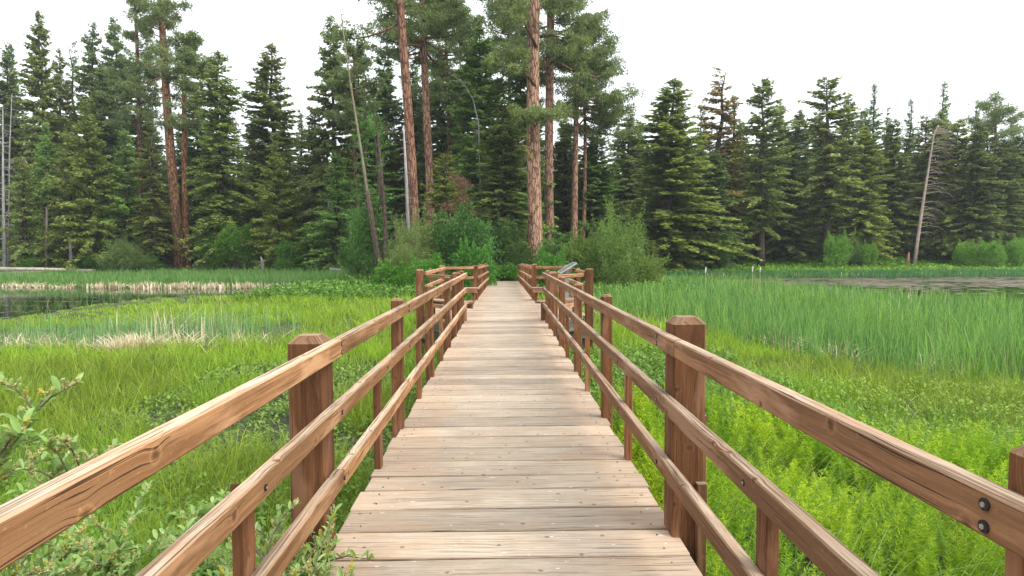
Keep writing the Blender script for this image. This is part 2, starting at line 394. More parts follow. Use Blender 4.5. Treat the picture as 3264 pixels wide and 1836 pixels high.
for sx in (-.78, 0, .78):
    m2 = MB()
    m2.beam((sx, Y0, -.175), (sx, YF, -.175), .09, .25, .004); m2.beam((sx, YF, -.175), (sx, YE, -.52), .09, .25, .004)
    m2.build('joist', M_BEAM, walk)
for sg in (-1, 1):
    m2 = MB()
    pts = [(HW, YN - .2), (HW + 1.0, YN + 1.45), (HW + 1.0, YF - .55), (HW, YF)]
    for a_, b_ in zip(pts[:-1], pts[1:]):
        m2.beam((sg * (a_[0] - .05), a_[1] + .03, -.17), (sg * (b_[0] - .05), b_[1] - .03, -.17), .045, .24, .004)
    m2.build('fascia', M_BEAM, walk)
for yy in (14.6, 17.2, 19.4):
    MB().beam((-2.15, yy, -.40), (2.15, yy, -.40), .12, .2, .008).build('cross_beam', M_BEAM, walk)
for yy in list(np.arange(2.2, 13, 3.0)) + [22.5, 26, 29.5, 33, 36.5]:
    MB().beam((-1.05, yy, -.40 + dz(yy)), (1.05, yy, -.40 + dz(yy)), .12, .2, .008).build('cross_beam', M_BEAM, walk)
for yy in (14.6, 19.4):
    for sx in (-1.85, 1.85):
        MB().beam((sx, yy + .12, -1.5), (sx, yy + .12, -.3), .12, .12, .01, up=(0, 1, 0)).build('pile', M_BEAM, walk)

RI, RT, RH = .815, .052, .086        # rail inner face, thickness, height
PI_ = RI + RT + .004                 # inner face of posts
TOPS = (1.075, .755, .415)

def post(par, sg, x_in, y, size, ztop, zb=-1.0, lean=(0, 0), pt=.035, name='post'):
    m_ = MB(); x = sg * (x_in + size / 2)
    return m_.beam((x + lean[0], y, zb), (x, y + lean[1], ztop), size, size, .010, up=(0, 1, 0), nseg=3, wob=.001, point=pt * size / .17).build(name, M_POST, par)
def bolts(par, sg, y, zs, r=.017, off=0.0):
    for z in zs:
        m_ = MB(); xi = sg * (RI + off - .0015)
        m_.tube([(xi + sg * .01, y, z), (xi - sg * .002, y, z)], [r, r], 12)
        bo = m_.build('bolt_hole', M_HOLE, par)
        m_ = MB(); m_.tube([(xi + sg * .004, y + .001, z - .001), (xi - sg * .004, y + .001, z - .001)], [r * .5, r * .45], 6)
        m_.build('bolt', M_BOLT, bo)

def railing_near(sg, label, big, small, short, joints):
    root = tag(empty('railing', (sg * .85, 0, 0)), label, 'railing')
    root_inv = Vector((-sg * .85, 0, 0))
    parts = []
    def rail(y0, y1, zt, nm):
        m_ = MB(); n = max(2, int((y1 - y0) / .5))
        jx = random.uniform(-.003, .003)
        spl = .035 if (sg > 0 and y0 < 0 and nm == 'top_rail') else 0
        m_.beam((sg * (RI + RT / 2) + jx + spl * (y1 - y0) / 2.0, y0, zt - RH / 2), (sg * (RI + RT / 2) + jx, y1 - .004, zt - RH / 2), RT, RH, .006, nseg=n, wob=.0012)
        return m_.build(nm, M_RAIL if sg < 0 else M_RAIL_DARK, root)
    for zt, nm, jj in zip(TOPS, ('top_rail', 'middle_rail', 'bottom_rail'), joints):
        for a_, b_ in zip(jj[:-1], jj[1:]):
            ro = rail(a_, b_, zt, nm); parts.append(ro)
            ys_ = [y for y, _ in big + small + [(s_, 0) for s_ in short] if a_ < y < b_]
            for y_ in ys_:
                if nm == 'top_rail' and y_ in short: continue
                zs = (zt - .024, zt - .064) if nm == 'top_rail' else (zt - .045,)
                bolts(ro, sg, y_ + (.11 if y_ in [b_0[0] for b_0 in big] else .04) + random.uniform(-.01, .02), zs, .0115, off=(.035 * (3.0 - y_ - .11) / 2 if (sg > 0 and nm == 'top_rail' and a_ < 0) else 0))
    for y_, zt in big: post(root, sg, PI_ + (.055 if (sg > 0 and y_ < 2) else 0), y_ + .085, .172, zt, lean=(sg * random.uniform(-.012, .012), random.uniform(-.01, .01)))
    for y_, zt in small: post(root, sg, PI_, y_ + .05, .095, zt, lean=(sg * random.uniform(-.015, .015), random.uniform(-.01, .01)))
    for y_ in short:
        MB().beam((sg * (PI_ + .022), y_ + .045, -.5), (sg * (PI_ + .022), y_ + .045, TOPS[1] + (-.035 if sg < 0 and y_ < 3 else -.06)), .044, .09, .004, up=(0, 1, 0), slant=-.45).build('baluster', M_POST, root)
    for c_ in root.children: c_.location = root_inv
    return root

rl = railing_near(-1, 'near wooden railing on the left of the boardwalk, sunlit inner face', [(.78, 1.10), (3.0, 1.105), (12.3, 1.13)],
    [(-1.0, 1.1), (5.3, 1.12), (7.55, 1.12), (9.95, 1.13), (13.3, 1.13)], [-.1, 2.05, 4.3, 6.4, 8.7, 11.2],
    [(-1.1, 3.12, 9.98, 13.7), (-1.1, 5.35, 9.98, 13.7), (-1.1, 3.12, 7.6, 13.55)])
rr_ = railing_near(1, 'near wooden railing on the right of the boardwalk, darker inner face', [(.97, 1.165), (3.22, 1.16), (12.3, 1.13)],
    [(-1.0, 1.1), (5.6, 1.12), (7.8, 1.11), (10.0, 1.12), (13.3, 1.13)], [-.1, 2.04, 4.45, 6.7, 8.9, 11.2],
    [(-1.1, 3.0, 7.85, 13.7), (-1.1, 5.65, 10.03, 13.7), (-1.1, 7.85, 13.6)])
m_ = MB(); m_.beam((PI_ + .19, 3.37, -1.0), (PI_ + .19, 3.37, .62), .045, .11, .004, up=(0, 1, 0)); m_.beam((PI_ + .145, 3.19, -1.0), (PI_ + .145, 3.19, .30), .05, .04, .004, up=(0, 1, 0))
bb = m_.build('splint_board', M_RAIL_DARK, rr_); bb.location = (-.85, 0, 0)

def pbeam(root, a_, b_, zt, nm='rail', mat=M_RAIL, w_=RT, h_=RH, org=(0, 0, 0)):
    o_ = MB().beam((a_[0] - org[0], a_[1] - org[1], zt[0] - h_ / 2 - org[2]), (b_[0] - org[0], b_[1] - org[1], zt[1] - h_ / 2 - org[2]), w_, h_, .008, nseg=3, wob=.002).build(nm, mat, root)
    return o_
for sg, side in ((-1, 'left'), (1, 'right')):
    org = Vector((sg * 1.9, 17, 0))
    root = tag(empty('railing', org), 'wooden railing around the %s bay of the viewing platform' % side, 'railing')
    A, B, C_, D = (sg * (HW + .12), YN + .15), (sg * 1.86, YN + 1.4), (sg * 1.86, YF - .5), (sg * (HW + .1), YF + .02)
    for zt in TOPS[:2] + (.40,):
        pbeam(root, (sg * (HW + .02), YN + .12), B, (zt - .06, zt - .06), org=org)
        pbeam(root, B, C_, (zt, zt), org=org); pbeam(root, C_, D, (zt, zt), org=org)
    def ppost(x, y, s_, zt):
        MB().beam((x - org.x, y - org.y, -1.1), (x - org.x, y - org.y, zt), s_, s_, .01, up=(0, 1, 0), nseg=2, wob=.001, point=.03).build('post', M_POST, root)
    ppost(B[0] + sg * .13, B[1], .175, 1.13); ppost(C_[0] + sg * .1, C_[1] + .06, .17, 1.12); ppost(sg * (1.86 + .09), 16.6, .095, 1.1)
    ppost(sg * 1.4, YN + .95, .09, .36); ppost(sg * 1.95, 18.2, .045, .8)
    # far stretch railing
    org2 = Vector((sg * .85, 30, 0))
    root = tag(empty('railing', org2), 'receding railing on the %s of the far stretch of boardwalk' % side, 'railing')
    npost = 10
    yy = np.linspace(YF + .1, YE - .2, npost)
    for k, yk in enumerate(yy):
        s_ = .17 if k == 0 else .1
        MB().beam((sg * (PI_ + s_ / 2) - org2.x, yk - org2.y, -1.0), (sg * (PI_ + s_ / 2 + (.03 if k > 6 else 0)) - org2.x, yk - org2.y, dz(yk) + 1.12 + random.uniform(-.02, .03)), s_, s_, .01, up=(0, 1, 0), point=.03).build('post', M_POST, root)
    for k in range(npost - 1):
        ym = (yy[k] + yy[k + 1]) / 2
        MB().beam((sg * (PI_ + .022) - org2.x, ym - org2.y, dz(ym) - .4), (sg * (PI_ + .022) - org2.x, ym - org2.y, dz(ym) + .74), .044, .09, .004, up=(0, 1, 0)).build('baluster', M_POST, root)
    for zt in TOPS:
        for k in range(0, npost - 1, 3):
            y_a, y_b = yy[k] - (.15 if k == 0 else 0), yy[min(k + 3, npost - 1)] + (.12 if k + 3 >= npost - 1 else -.01)
            mid = (y_a + y_b) / 2
            pbeam(root, (sg * (RI + RT / 2), y_a), (sg * (RI + RT / 2), y_b), (dz(y_a) + zt, dz(y_b) + zt), org=org2)

def bench(cx, cy, rz, ln, label):
    root = tag(empty('bench', (cx, cy, 0), rz), label, 'bench', 'plank benches on the viewing platform')
    m_ = MB()
    for k in range(2): m_.beam((-ln / 2, -.075 + k * .155, .405), (ln / 2 + random.uniform(0, .02), -.075 + k * .155, .405), .148, .042, .006, nseg=2, wob=.001)
    m_.build('seat', M_BENCH, root)
    MB().beam((-ln / 2 + .03, -.12, .325), (ln / 2 - .03, -.12, .325), .04, .11, .005).build('apron', M_BENCH, root)
    for sx in (-1, 1):
        MB().beam((sx * (ln / 2 - .15), .03, 0.0), (sx * (ln / 2 - .15), .03, .382), .09, .09, .006, up=(0, 1, 0)).build('leg', M_POST, root)
    return root
an = math.atan2(1.25, .95)
bench(-1.28, YN + .98, math.pi - an * .92, 1.5, 'plank bench at the near edge of the left platform bay')
bench(1.28, YN + .98, an * .92 , 1.5, 'plank bench at the near edge of the right platform bay, beside the sign')
bench(-1.36, YF - .52, R(-6), 1.1, 'plank bench at the far edge of the left platform bay')
bench(1.36, YF - .52, R(6), 1.1, 'plank bench at the far edge of the right platform bay')

# information sign
sg_ = tag(empty('information_sign', (1.66, 16.7, 0), 0), 'tilted grey framed information panel on a grey post', 'sign')
MB().beam((0, 0, .0), (0, 0, 1.04), .09, .09, .006, up=(0, 1, 0)).build('post', M_SIGNFRAME, sg_)
def tilt(u, v, n=0.0):   # u along Y, v up the slope (towards +X)
    a_ = R(32); return Vector((v * math.cos(a_) - n * math.sin(a_), u, 1.09 + v * math.sin(a_) + n * math.cos(a_)))
up_n = tilt(0, 0, 1) - tilt(0, 0, 0)
MB().beam(tilt(-.46, 0), tilt(.46, 0), .44, .02, .002, up=up_n).build('backing', M_SIGNFRAME, sg_)
m_ = MB()
for v_ in (-.235, .235): m_.beam(tilt(-.49, v_, .006), tilt(.49, v_, .006), .035, .04, .004, up=up_n)
for u_ in (-.475, .475): m_.beam(tilt(u_, -.217, .006), tilt(u_, .217, .006), .035, .04, .004, up=up_n)
m_.build('frame', M_SIGNFRAME, sg_)
M_PANEL = plain('faded_sign_panel', (.16, .16, .15), .25, 0, .5, 9, (.30, .29, .27))
MB().beam(tilt(-.455, 0, .014), tilt(.455, 0, .014), .43, .006, .001, up=up_n).build('panel', M_PANEL, sg_)
MB().beam((-.05, 0, .98), tilt(0, .1, -.02), .05, .05, .004, up=(0, 1, 0)).build('bracket', M_SIGNFRAME, sg_)

# ------------------------------------------------------------------ foliage generators
def kites(P, D, W, n_, Lg, col, lift=None):
    """kite-shaped leaf faces: base P, unit direction D, unit width vector W, half widths n_, lengths Lg"""
    mid = P + D * (Lg * .45)[:, None]; tip = P + D * Lg[:, None]
    if lift is not None: tip[:, 2] -= lift
    V = np.stack([P, mid + W * n_[:, None], tip, mid - W * n_[:, None]], 1).reshape(-1, 3)
    C = np.repeat(col, 4, 0)
    return V, C
def kmesh(name, Vs, Cs):
    V = np.concatenate(Vs); C = np.concatenate(Cs); n = len(V) // 4
    return npmesh(name, V, np.arange(4 * n), np.full(n, 4), col=C)
def unit(v): return v / np.maximum(1e-9, np.linalg.norm(v, axis=1))[:, None]

def conifer(seed, H=24., Rm=3.0, h0=1.5, spacing=.42, nb=6, droop=.25, irregular=.25, top_up=.6, bottom=-.25, cards=9, power=.72, cl=.42, cw=.105, base=(.155, .195, .075), tip=(.32, .39, .12), gaps=.1, trunk_r=.28, dead=0.0):
    r = np.random.default_rng(seed)
    zs = np.arange(h0, H - .15, spacing); t = (zs - h0) / (H - h0)
    n_lv = len(zs)
    z = np.repeat(zs, nb) + r.normal(0, .25, n_lv * nb); tt = np.clip((z - h0) / (H - h0), 0, 1)
    prof = (1 - tt) ** power * np.minimum(1, .6 + tt * 3.2) + .09
    lump = 1 + .22 * np.sin(z * 1.1 + r.uniform(0, 6)) * np.sin(z * .37 + r.uniform(0, 6))
    az = r.uniform(0, 2 * np.pi, len(z))
    azl = 1 + .18 * np.sin(az * 2 + z * .35 + r.uniform(0, 6)) + .1 * np.sin(az * 3 - z * .8)
    Lb = Rm * prof * lump * azl * r.uniform(1 - irregular * 1.6, 1 + irregular * .6, len(z))
    keep = (r.random(len(z)) > gaps) & (Lb > .12); z, tt, az, Lb = z[keep], tt[keep], az[keep], Lb[keep]
    el = bottom + (top_up - bottom) * tt ** 1.3 + r.normal(0, .17, len(z))
    bt = r.uniform(0, 1, len(z))
    nn = np.maximum(2, np.ceil(Lb / .27).astype(int)); idx = np.repeat(np.arange(len(z)), nn)
    k = np.concatenate([np.arange(a) for a in nn]); s = (k + r.uniform(.1, .9, len(k))) / nn[idx]; s = .12 + .88 * s
    L_ = Lb[idx]; A = az[idx]
    hx = L_ * s * np.cos(el[idx]); px = hx * np.cos(A); py = hx * np.sin(A)
    pz = z[idx] + L_ * s * np.sin(el[idx]) - droop * (L_ * s) ** 2 / 3 + .06 * L_ * s ** 3
    P = np.stack([px, py, pz], 1)
    Vs, Cs = [], []
    for c in range(cards):
        side = (-1) ** c if c < cards - 1 else 0
        ang = A + side * r.uniform(.5, 1.25, len(A)) + r.normal(0, .15, len(A))
        dn = r.uniform(-1.1, .25, len(A)) * (.5 + .5 * (1 - tt[idx]))
        D = unit(np.stack([np.cos(ang), np.sin(ang), dn], 1))
        Wv = unit(np.stack([-np.sin(ang), np.cos(ang), r.uniform(-1.6, 1.6, len(A))], 1))
        lg = cl * r.uniform(.6, 1.25, len(A)) * (.55 + .75 * (1 - s)) * np.minimum(1, .28 + L_ / 2.0)
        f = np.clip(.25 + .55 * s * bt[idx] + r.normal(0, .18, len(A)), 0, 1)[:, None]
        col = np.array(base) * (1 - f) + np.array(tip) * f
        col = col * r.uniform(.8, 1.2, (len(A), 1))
        V, C = kites(P + r.normal(0, .07, P.shape), D, Wv, cw * r.uniform(.7, 1.3, len(A)) * np.minimum(1, .4 + L_ / 2.2), lg, col)
        Vs.append(V); Cs.append(C)
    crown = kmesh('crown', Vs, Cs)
    CR = np.concatenate(Vs); rr0 = np.hypot(CR[:, 0], CR[:, 1]); eff = np.percentile(rr0[(CR[:, 2] < h0 + (H - h0) * .45)], 93)
    mb = MB(); npt = 9
    off = [(r.normal(0, .06) * i / 4, r.normal(0, .06) * i / 4) for i in range(npt)]
    mb.tube([(off[i][0], off[i][1], -0.4 + (H + .3) * i / (npt - 1)) for i in range(npt)], [trunk_r * (1 - i / (npt - 1)) ** .8 * (1.25 if i == 0 else 1) + .015 for i in range(npt)], 8, wob=.05)
    # some bare limbs
    for i in r.choice(len(z), min(len(z), 110), replace=False):
        p0 = Vector((0, 0, z[i])); l = Lb[i] * .8
        def bp(q): return Vector((l * q * math.cos(el[i]) * math.cos(az[i]), l * q * math.cos(el[i]) * math.sin(az[i]), z[i] + l * q * math.sin(el[i]) - droop * (l * q) ** 2 / 3))
        mb.tube([bp(0), bp(.5), bp(1)], [.035, .022, .008], 3, cap=False)
    for i in range(int(14 * h0 / 3)):       # dead stubs on the bare bole
        zz = r.uniform(.8, h0 + .5); a_ = r.uniform(0, 6.28); l = r.uniform(.3, 1.3)
        mb.tube([(0, 0, zz), (l * .6 * math.cos(a_), l * .6 * math.sin(a_), zz + .05), (l * math.cos(a_ + .1), l * math.sin(a_ + .1), zz - .15)], [.025, .015, .006], 3, cap=False)
    tm = npmesh('trunk', [tuple(v) for v in mb.V], mb.L, mb.T, mb.UV, mb.C, True)
    return crown, tm, eff

def puffs(r, centres, rad, n, ln, wd, base, tip, flat=.7, upb=.25):
    """needle tufts / leaf clumps around centres"""
    c = np.repeat(centres, n, 0); m = len(c); rr = np.repeat(rad, n) if np.ndim(rad) else np.full(m, rad)
    d = unit(r.normal(0, 1, (m, 3)) + np.array([0, 0, upb])); q = r.uniform(.25, 1, m) ** .6
    P = c + d * (rr * q)[:, None] * np.array([1, 1, flat])
    D = unit(d + r.normal(0, .45, (m, 3)))
    Wv = unit(np.cross(D, r.normal(0, 1, (m, 3))))
    tone = np.repeat(r.random(len(centres)), n)
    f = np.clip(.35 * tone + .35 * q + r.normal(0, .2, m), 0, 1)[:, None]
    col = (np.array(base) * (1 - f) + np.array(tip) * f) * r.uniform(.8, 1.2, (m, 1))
    return kites(P, D, Wv, wd * r.uniform(.7, 1.3, m), ln * r.uniform(.6, 1.3, m), col)

def pine(seed, H, h0, trunk_r, nbr=46, Lmax=4.5, lean=(0, 0), base=(.15, .20, .075), tip=(.33, .42, .15), needles=58, clear_top=None, puff=.40, nz=.24, side=None, taper=.55):
    r = np.random.default_rng(seed)
    npt = 14; mb = MB()
    def cl(zz): q = zz / H; return Vector((lean[0] * q + .1 * math.sin(q * 5 + seed), lean[1] * q, zz))
    mb.tube([cl(-.5)] + [cl(H * i / npt) for i in range(1, npt + 1)], [trunk_r * 1.2] + [trunk_r * (1 - taper * i / npt) * (1 if i < npt else .3) for i in range(1, npt + 1)], 16, wob=.03)
    cents, rads = [], []
    for b in range(nbr):
        q = r.random() ** .9; zz = h0 + (H - h0) * q
        a_ = r.uniform(0, 2 * math.pi)
        if side is not None and r.random() < .6: a_ = side + r.normal(0, .8)
        Lb = Lmax * (1 - .65 * q) * r.uniform(.45, 1.1); e = -.2 + .7 * q + r.normal(0, .15)
        p0 = cl(zz); pts = []
        for k in range(6):
            s = k / 5; pts.append(p0 + Vector((math.cos(a_ + .25 * s * math.sin(b)) * Lb * s * math.cos(e), math.sin(a_ + .25 * s * math.sin(b)) * Lb * s * math.cos(e), Lb * s * math.sin(e) - .3 * math.sin(s * 3) * Lb * .2 + .1 * Lb * s ** 3)))
        r0 = .03 + .018 * Lb
        mb.tube(pts, [r0 * (1 - .8 * k / 5) for k in range(6)], 5, cap=False)
        for j in range(int(3 + Lb * 2.2)):
            s = r.uniform(.35, 1.05); f = s * 5; i0 = min(4, int(f)); pb = pts[i0].lerp(pts[i0 + 1], f - i0)
            l2 = r.uniform(.2, .95) * (Lb * .25 + .25); aa = a_ + r.choice([-1, 1]) * r.uniform(.3, 1.3)
            pe = pb + Vector((math.cos(aa) * l2, math.sin(aa) * l2, r.uniform(-.1, .4) * l2))
            mb.tube([pb, pe], [.02, .01], 3, cap=False)
            cents.append(tuple(pe)); rads.append(r.uniform(.7, 1.15) * puff)
            if r.random() < .35: cents.append(tuple(pb.lerp(pe, .5))); rads.append(r.uniform(.5, .8) * puff)
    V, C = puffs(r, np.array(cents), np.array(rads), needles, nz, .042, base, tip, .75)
    crown = kmesh('crown', [V], [C])
    tm = npmesh('trunk', [tuple(v) for v in mb.V], mb.L, mb.T, mb.UV, mb.C, True)
    return crown, tm

def bushmesh(seed, W=4., Hh=3., D_=None, n=9000, leaf=.11, lw=.035, base=(.06, .12, .02), tip=(.13, .22, .04), lumps=34, low=.15, stemcol=None, ragged=.5):
    r = np.random.default_rng(seed); D_ = D_ or W
    a_ = r.uniform(0, 2 * np.pi, lumps); q = r.random(lumps) ** .5; zc = r.uniform(low, .9, lumps)
    rad = np.sqrt(np.maximum(.05, 1 - (np.maximum(0, zc - .35) / .68) ** 2))
    cx = np.cos(a_) * q * rad * W * .42; cy = np.sin(a_) * q * rad * D_ * .42; cz = zc * Hh * (1 - .12 * ragged * r.random(lumps))
    cen = np.stack([cx, cy, cz], 1); lr = r.uniform(.14, .24, lumps) * min(W, Hh * 1.3)
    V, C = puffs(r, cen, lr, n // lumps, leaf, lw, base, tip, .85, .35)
    # loose shoots poking out of the outline
    ns = int(16 + 24 * ragged); a2 = r.uniform(0, 2 * np.pi, ns); Vs, Cs = [V], [C]
    sc = []
    for i in range(ns):
        j = r.integers(lumps); d = unit((cen[j] - np.array([0, 0, Hh * .3]) + r.normal(0, .3, 3))[None])[0]; d[2] = abs(d[2]) + .3
        for k in range(7): sc.append(cen[j] + d * (lr[j] * (.7 + .06 * k * (.6 + ragged))))
    V2, C2 = puffs(r, np.array(sc), leaf * .9, 9, leaf, lw, base, tip, 1, .3); Vs.append(V2); Cs.append(C2)
    crown = kmesh('foliage', Vs, Cs)
    mb = MB()
    for i in range(min(16, lumps)):
        p = Vector(cen[i]); b = Vector((r.normal(0, W * .05), r.normal(0, W * .05), -.15))
        mb.tube([b, b.lerp(p, .5) + Vector((0, 0, -.1 * Hh)), p], [.035, .022, .008], 4, cap=False)
    tm = npmesh('stems', [tuple(v) for v in mb.V], mb.L, mb.T, mb.UV, mb.C, True)
    return crown, tm

# ------------------------------------------------------------------ conifers
KIN = {}
def proto(key, **kw):
    a_ = conifer(**kw); KIN[key] = (a_[:2], kw.get('H', 24.), a_[2])
proto('dense0', seed=1, Rm=3.2, h0=.9, spacing=.38, nb=7, gaps=.05)
proto('dense1', seed=2, Rm=3.0, h0=1.6, spacing=.40, nb=7, gaps=.1, droop=.3)
proto('dense2', seed=3, Rm=3.3, h0=2.4, spacing=.40, nb=7, gaps=.12, power=.7)
proto('spire0', seed=4, Rm=2.4, h0=2.5, spacing=.42, nb=6, gaps=.15, irregular=.45, power=.8, bottom=-.4)
proto('spire1', seed=5, Rm=2.3, h0=3.5, spacing=.46, nb=6, gaps=.22, irregular=.5, power=.75, bottom=-.35, droop=.35)
proto('soft0', seed=6, Rm=3.4, h0=.5, spacing=.36, nb=7, gaps=.04, power=.95, H=14., cl=.32, cw=.08, trunk_r=.16, droop=.12, bottom=-.05)
proto('soft1', seed=7, Rm=3.0, h0=.8, spacing=.38, nb=7, gaps=.08, power=.8, H=14., cl=.32, cw=.08, trunk_r=.17, droop=.2)
proto('bare0', seed=8, Rm=3.0, h0=6.8, bottom=-.1, spacing=.42, nb=6, gaps=.12, power=.6, irregular=.45)
proto('bare1', seed=9, Rm=3.1, h0=5.6, bottom=-.1, spacing=.42, nb=6, gaps=.15, power=.62, irregular=.5)
proto('column0', seed=10, Rm=2.1, h0=.8, spacing=.33, nb=8, gaps=.03, power=.45, droop=.45, cl=.32, cw=.085)
proto('larch0', seed=11, Rm=2.6, h0=4.0, spacing=.55, nb=5, gaps=.2, power=.7, irregular=.6, cl=.3, cw=.04, cards=6, droop=.1, bottom=-.1, base=(.12, .22, .06), tip=(.22, .36, .10))
COLS = {'deep': (.92, 1.03, 1.05), 'mid': (1.05, 1.05, .95), 'yellow': (1.22, 1.22, .82), 'olive': (1.12, 1.08, .85), 'bright': (1.02, 1.28, .95), 'blue': (.95, 1.15, 1.25), 'brown': (1.5, .95, .9), 'pale': (1.35, 1.42, 1.15)}
GRP = {'fir_tree': 'conifers at the edge of the forest'}
def tree(kind, xd, ytop, Y, wd, colr, label, name='fir_tree', barkc=(1, 1, 1, 1), lean=0.0, group='conifers along the forest edge', cat='tree'):
    (crown, tm), H0, R0 = KIN[kind]
    t = at(xd, ytop, Y); zb = gz(t.x, Y); H = t.z - zb
    sz = H / H0; sxy = (wd * K / 2000 * Y / 2) / R0 * 1.25
    sxy = max(.6 * sz, min(sxy, 2.8 * sz))
    root = empty(name, (t.x, Y, zb), random.uniform(0, 6.28)); tag(root, label, cat, group)
    root.scale = (sxy, sxy, sz)
    root.rotation_euler = (random.gauss(0, .012), random.gauss(0, .012), root.rotation_euler[2])
    if lean: root.rotation_euler = (0, lean, 0); root.location.x -= math.sin(lean) * H
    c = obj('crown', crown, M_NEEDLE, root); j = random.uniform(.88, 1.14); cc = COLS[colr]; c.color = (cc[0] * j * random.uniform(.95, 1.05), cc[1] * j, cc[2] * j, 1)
    k = obj('trunk', tm, M_BARK_GREY, root); k.color = barkc
    return root

LEFT = [
 ('dense1', 8, 108, 72, 90, 'deep', 'dark fir cut by the left edge of the photo, behind the white snag'),
 ('spire0', 32, 112, 76, 70, 'blue', 'thin spired fir second from the left edge'),
 ('dense0', 92, 28, 70, 120, 'mid', 'tallest spired fir near the left edge, its tip high above its neighbours'),
 ('dense1', 142, 124, 74, 90, 'olive', 'dull olive fir just right of the tallest left fir'),
 ('spire1', 178, 98, 78, 70, 'deep', 'thin gappy fir with sky showing through its middle'),
 ('dense1', 222, 62, 76, 110, 'deep', 'tall dark fir with ragged tip, left of a matching dark twin'),
 ('dense2', 288, 50, 78, 110, 'deep', 'tall dark fir with feathery tip standing left of the old pines'),
 ('dense2', 255, 170, 70, 120, 'deep', 'broad dark fir filling the gap below the two ragged tips'),
 ('soft0', 112, 315, 62, 120, 'bright', 'young bright green fir in front of the left forest wall'),
 ('soft1', 166, 330, 61, 120, 'olive', 'layered olive fir with a pale bare foot beside the fallen log'),
 ('soft0', 212, 256, 60.5, 150, 'yellow', 'broad yellow green fir with stepped branches in the left front row'),
 ('soft1', 310, 325, 62, 130, 'bright', 'blue green young fir between the yellow fir and the old pines'),
 ('spire1', 378, 330, 61, 80, 'olive', 'slim see-through fir just left of the old orange pines'),
 ('dense1', 352, 240, 70, 110, 'mid', 'dark fir behind the slim see-through fir'),
 ('soft1', 55, 400, 60, 100, 'mid', 'low fir near the left edge with brown trunk showing'),
 ('column0', 543, 128, 62, 120, 'pale', 'dense pale green column shaped spruce right of the old pines'),
 ('dense2', 500, 230, 72, 110, 'deep', 'dark fir behind the old orange pines'),
 ('soft0', 598, 340, 80, 90, 'blue', 'distant blue green fir in the gap right of the column spruce'),
 ('dense0', 675, 112, 66, 165, 'mid', 'tall pointed fir standing clear against the sky at centre left'),
 ('soft0', 690, 358, 60, 115, 'yellow', 'smaller yellow green fir in front of the tall pointed fir'),
 ('dense1', 640, 300, 70, 100, 'deep', 'dark fir peeping out left of the tall pointed fir'),
 ('spire0', 757, 283, 74, 80, 'deep', 'small dark fir with thin tip between two tall firs'),
 ('dense1', 790, 270, 64, 110, 'mid', 'mid height fir under the very tall ragged fir'),
 ('dense2', 832, 40, 62, 130, 'mid', 'very tall ragged fir rising beside the leaning bare stem'),
 ('soft1', 845, 385, 56, 140, 'bright', 'broad low fir with a split white trunk at its foot'),
 ('soft0', 785, 560, 58, 90, 'bright', 'bright little fir below the very tall ragged fir'),
 ('dense1', 905, 130, 66, 130, 'olive', 'rounded dark fir behind the green larches'),
 ('dense2', 965, 118, 68, 130, 'deep', 'bushy dark fir left of the tall orange pine'),
 ('larch0', 912, 215, 44, 110, 'bright', 'lacy light green larch leaning beside the bare stem'),
 ('larch0', 955, 250, 43, 105, 'bright', 'lacy light green larch with a crooked dark trunk'),
 ('soft1', 1125, 385, 46, 150, 'yellow', 'yellow green fir with a few dead red branches between the pines'),
 ('dense0', 1215, 70, 56, 190, 'bright', 'broad leafy green fir rising behind the round shrub'),
 ('dense1', 1262, 250, 49, 150, 'mid', 'dense green fir right behind the end of the boardwalk'),
 ('dense2', 1165, 190, 72, 130, 'deep', 'distant dark fir with sky gaps behind the second pine'),
 ('dense1', 1108, 120, 66, 130, 'mid', 'tall dark fir rising just right of the straight brown pine'),
 ('dense2', 1050, 165, 68, 120, 'deep', 'tall dark fir between the two left pine trunks'),
 ('dense1', 1300, 150, 58, 140, 'bright', 'tall green fir filling the space left of the huge ponderosa'),
 ('dense1', 1060, 250, 74, 130, 'deep', 'distant dark fir behind the two left pines'),
 ('dense0', 1010, 330, 66, 120, 'mid', 'low dark fir behind the white snag and orange pine'),
]
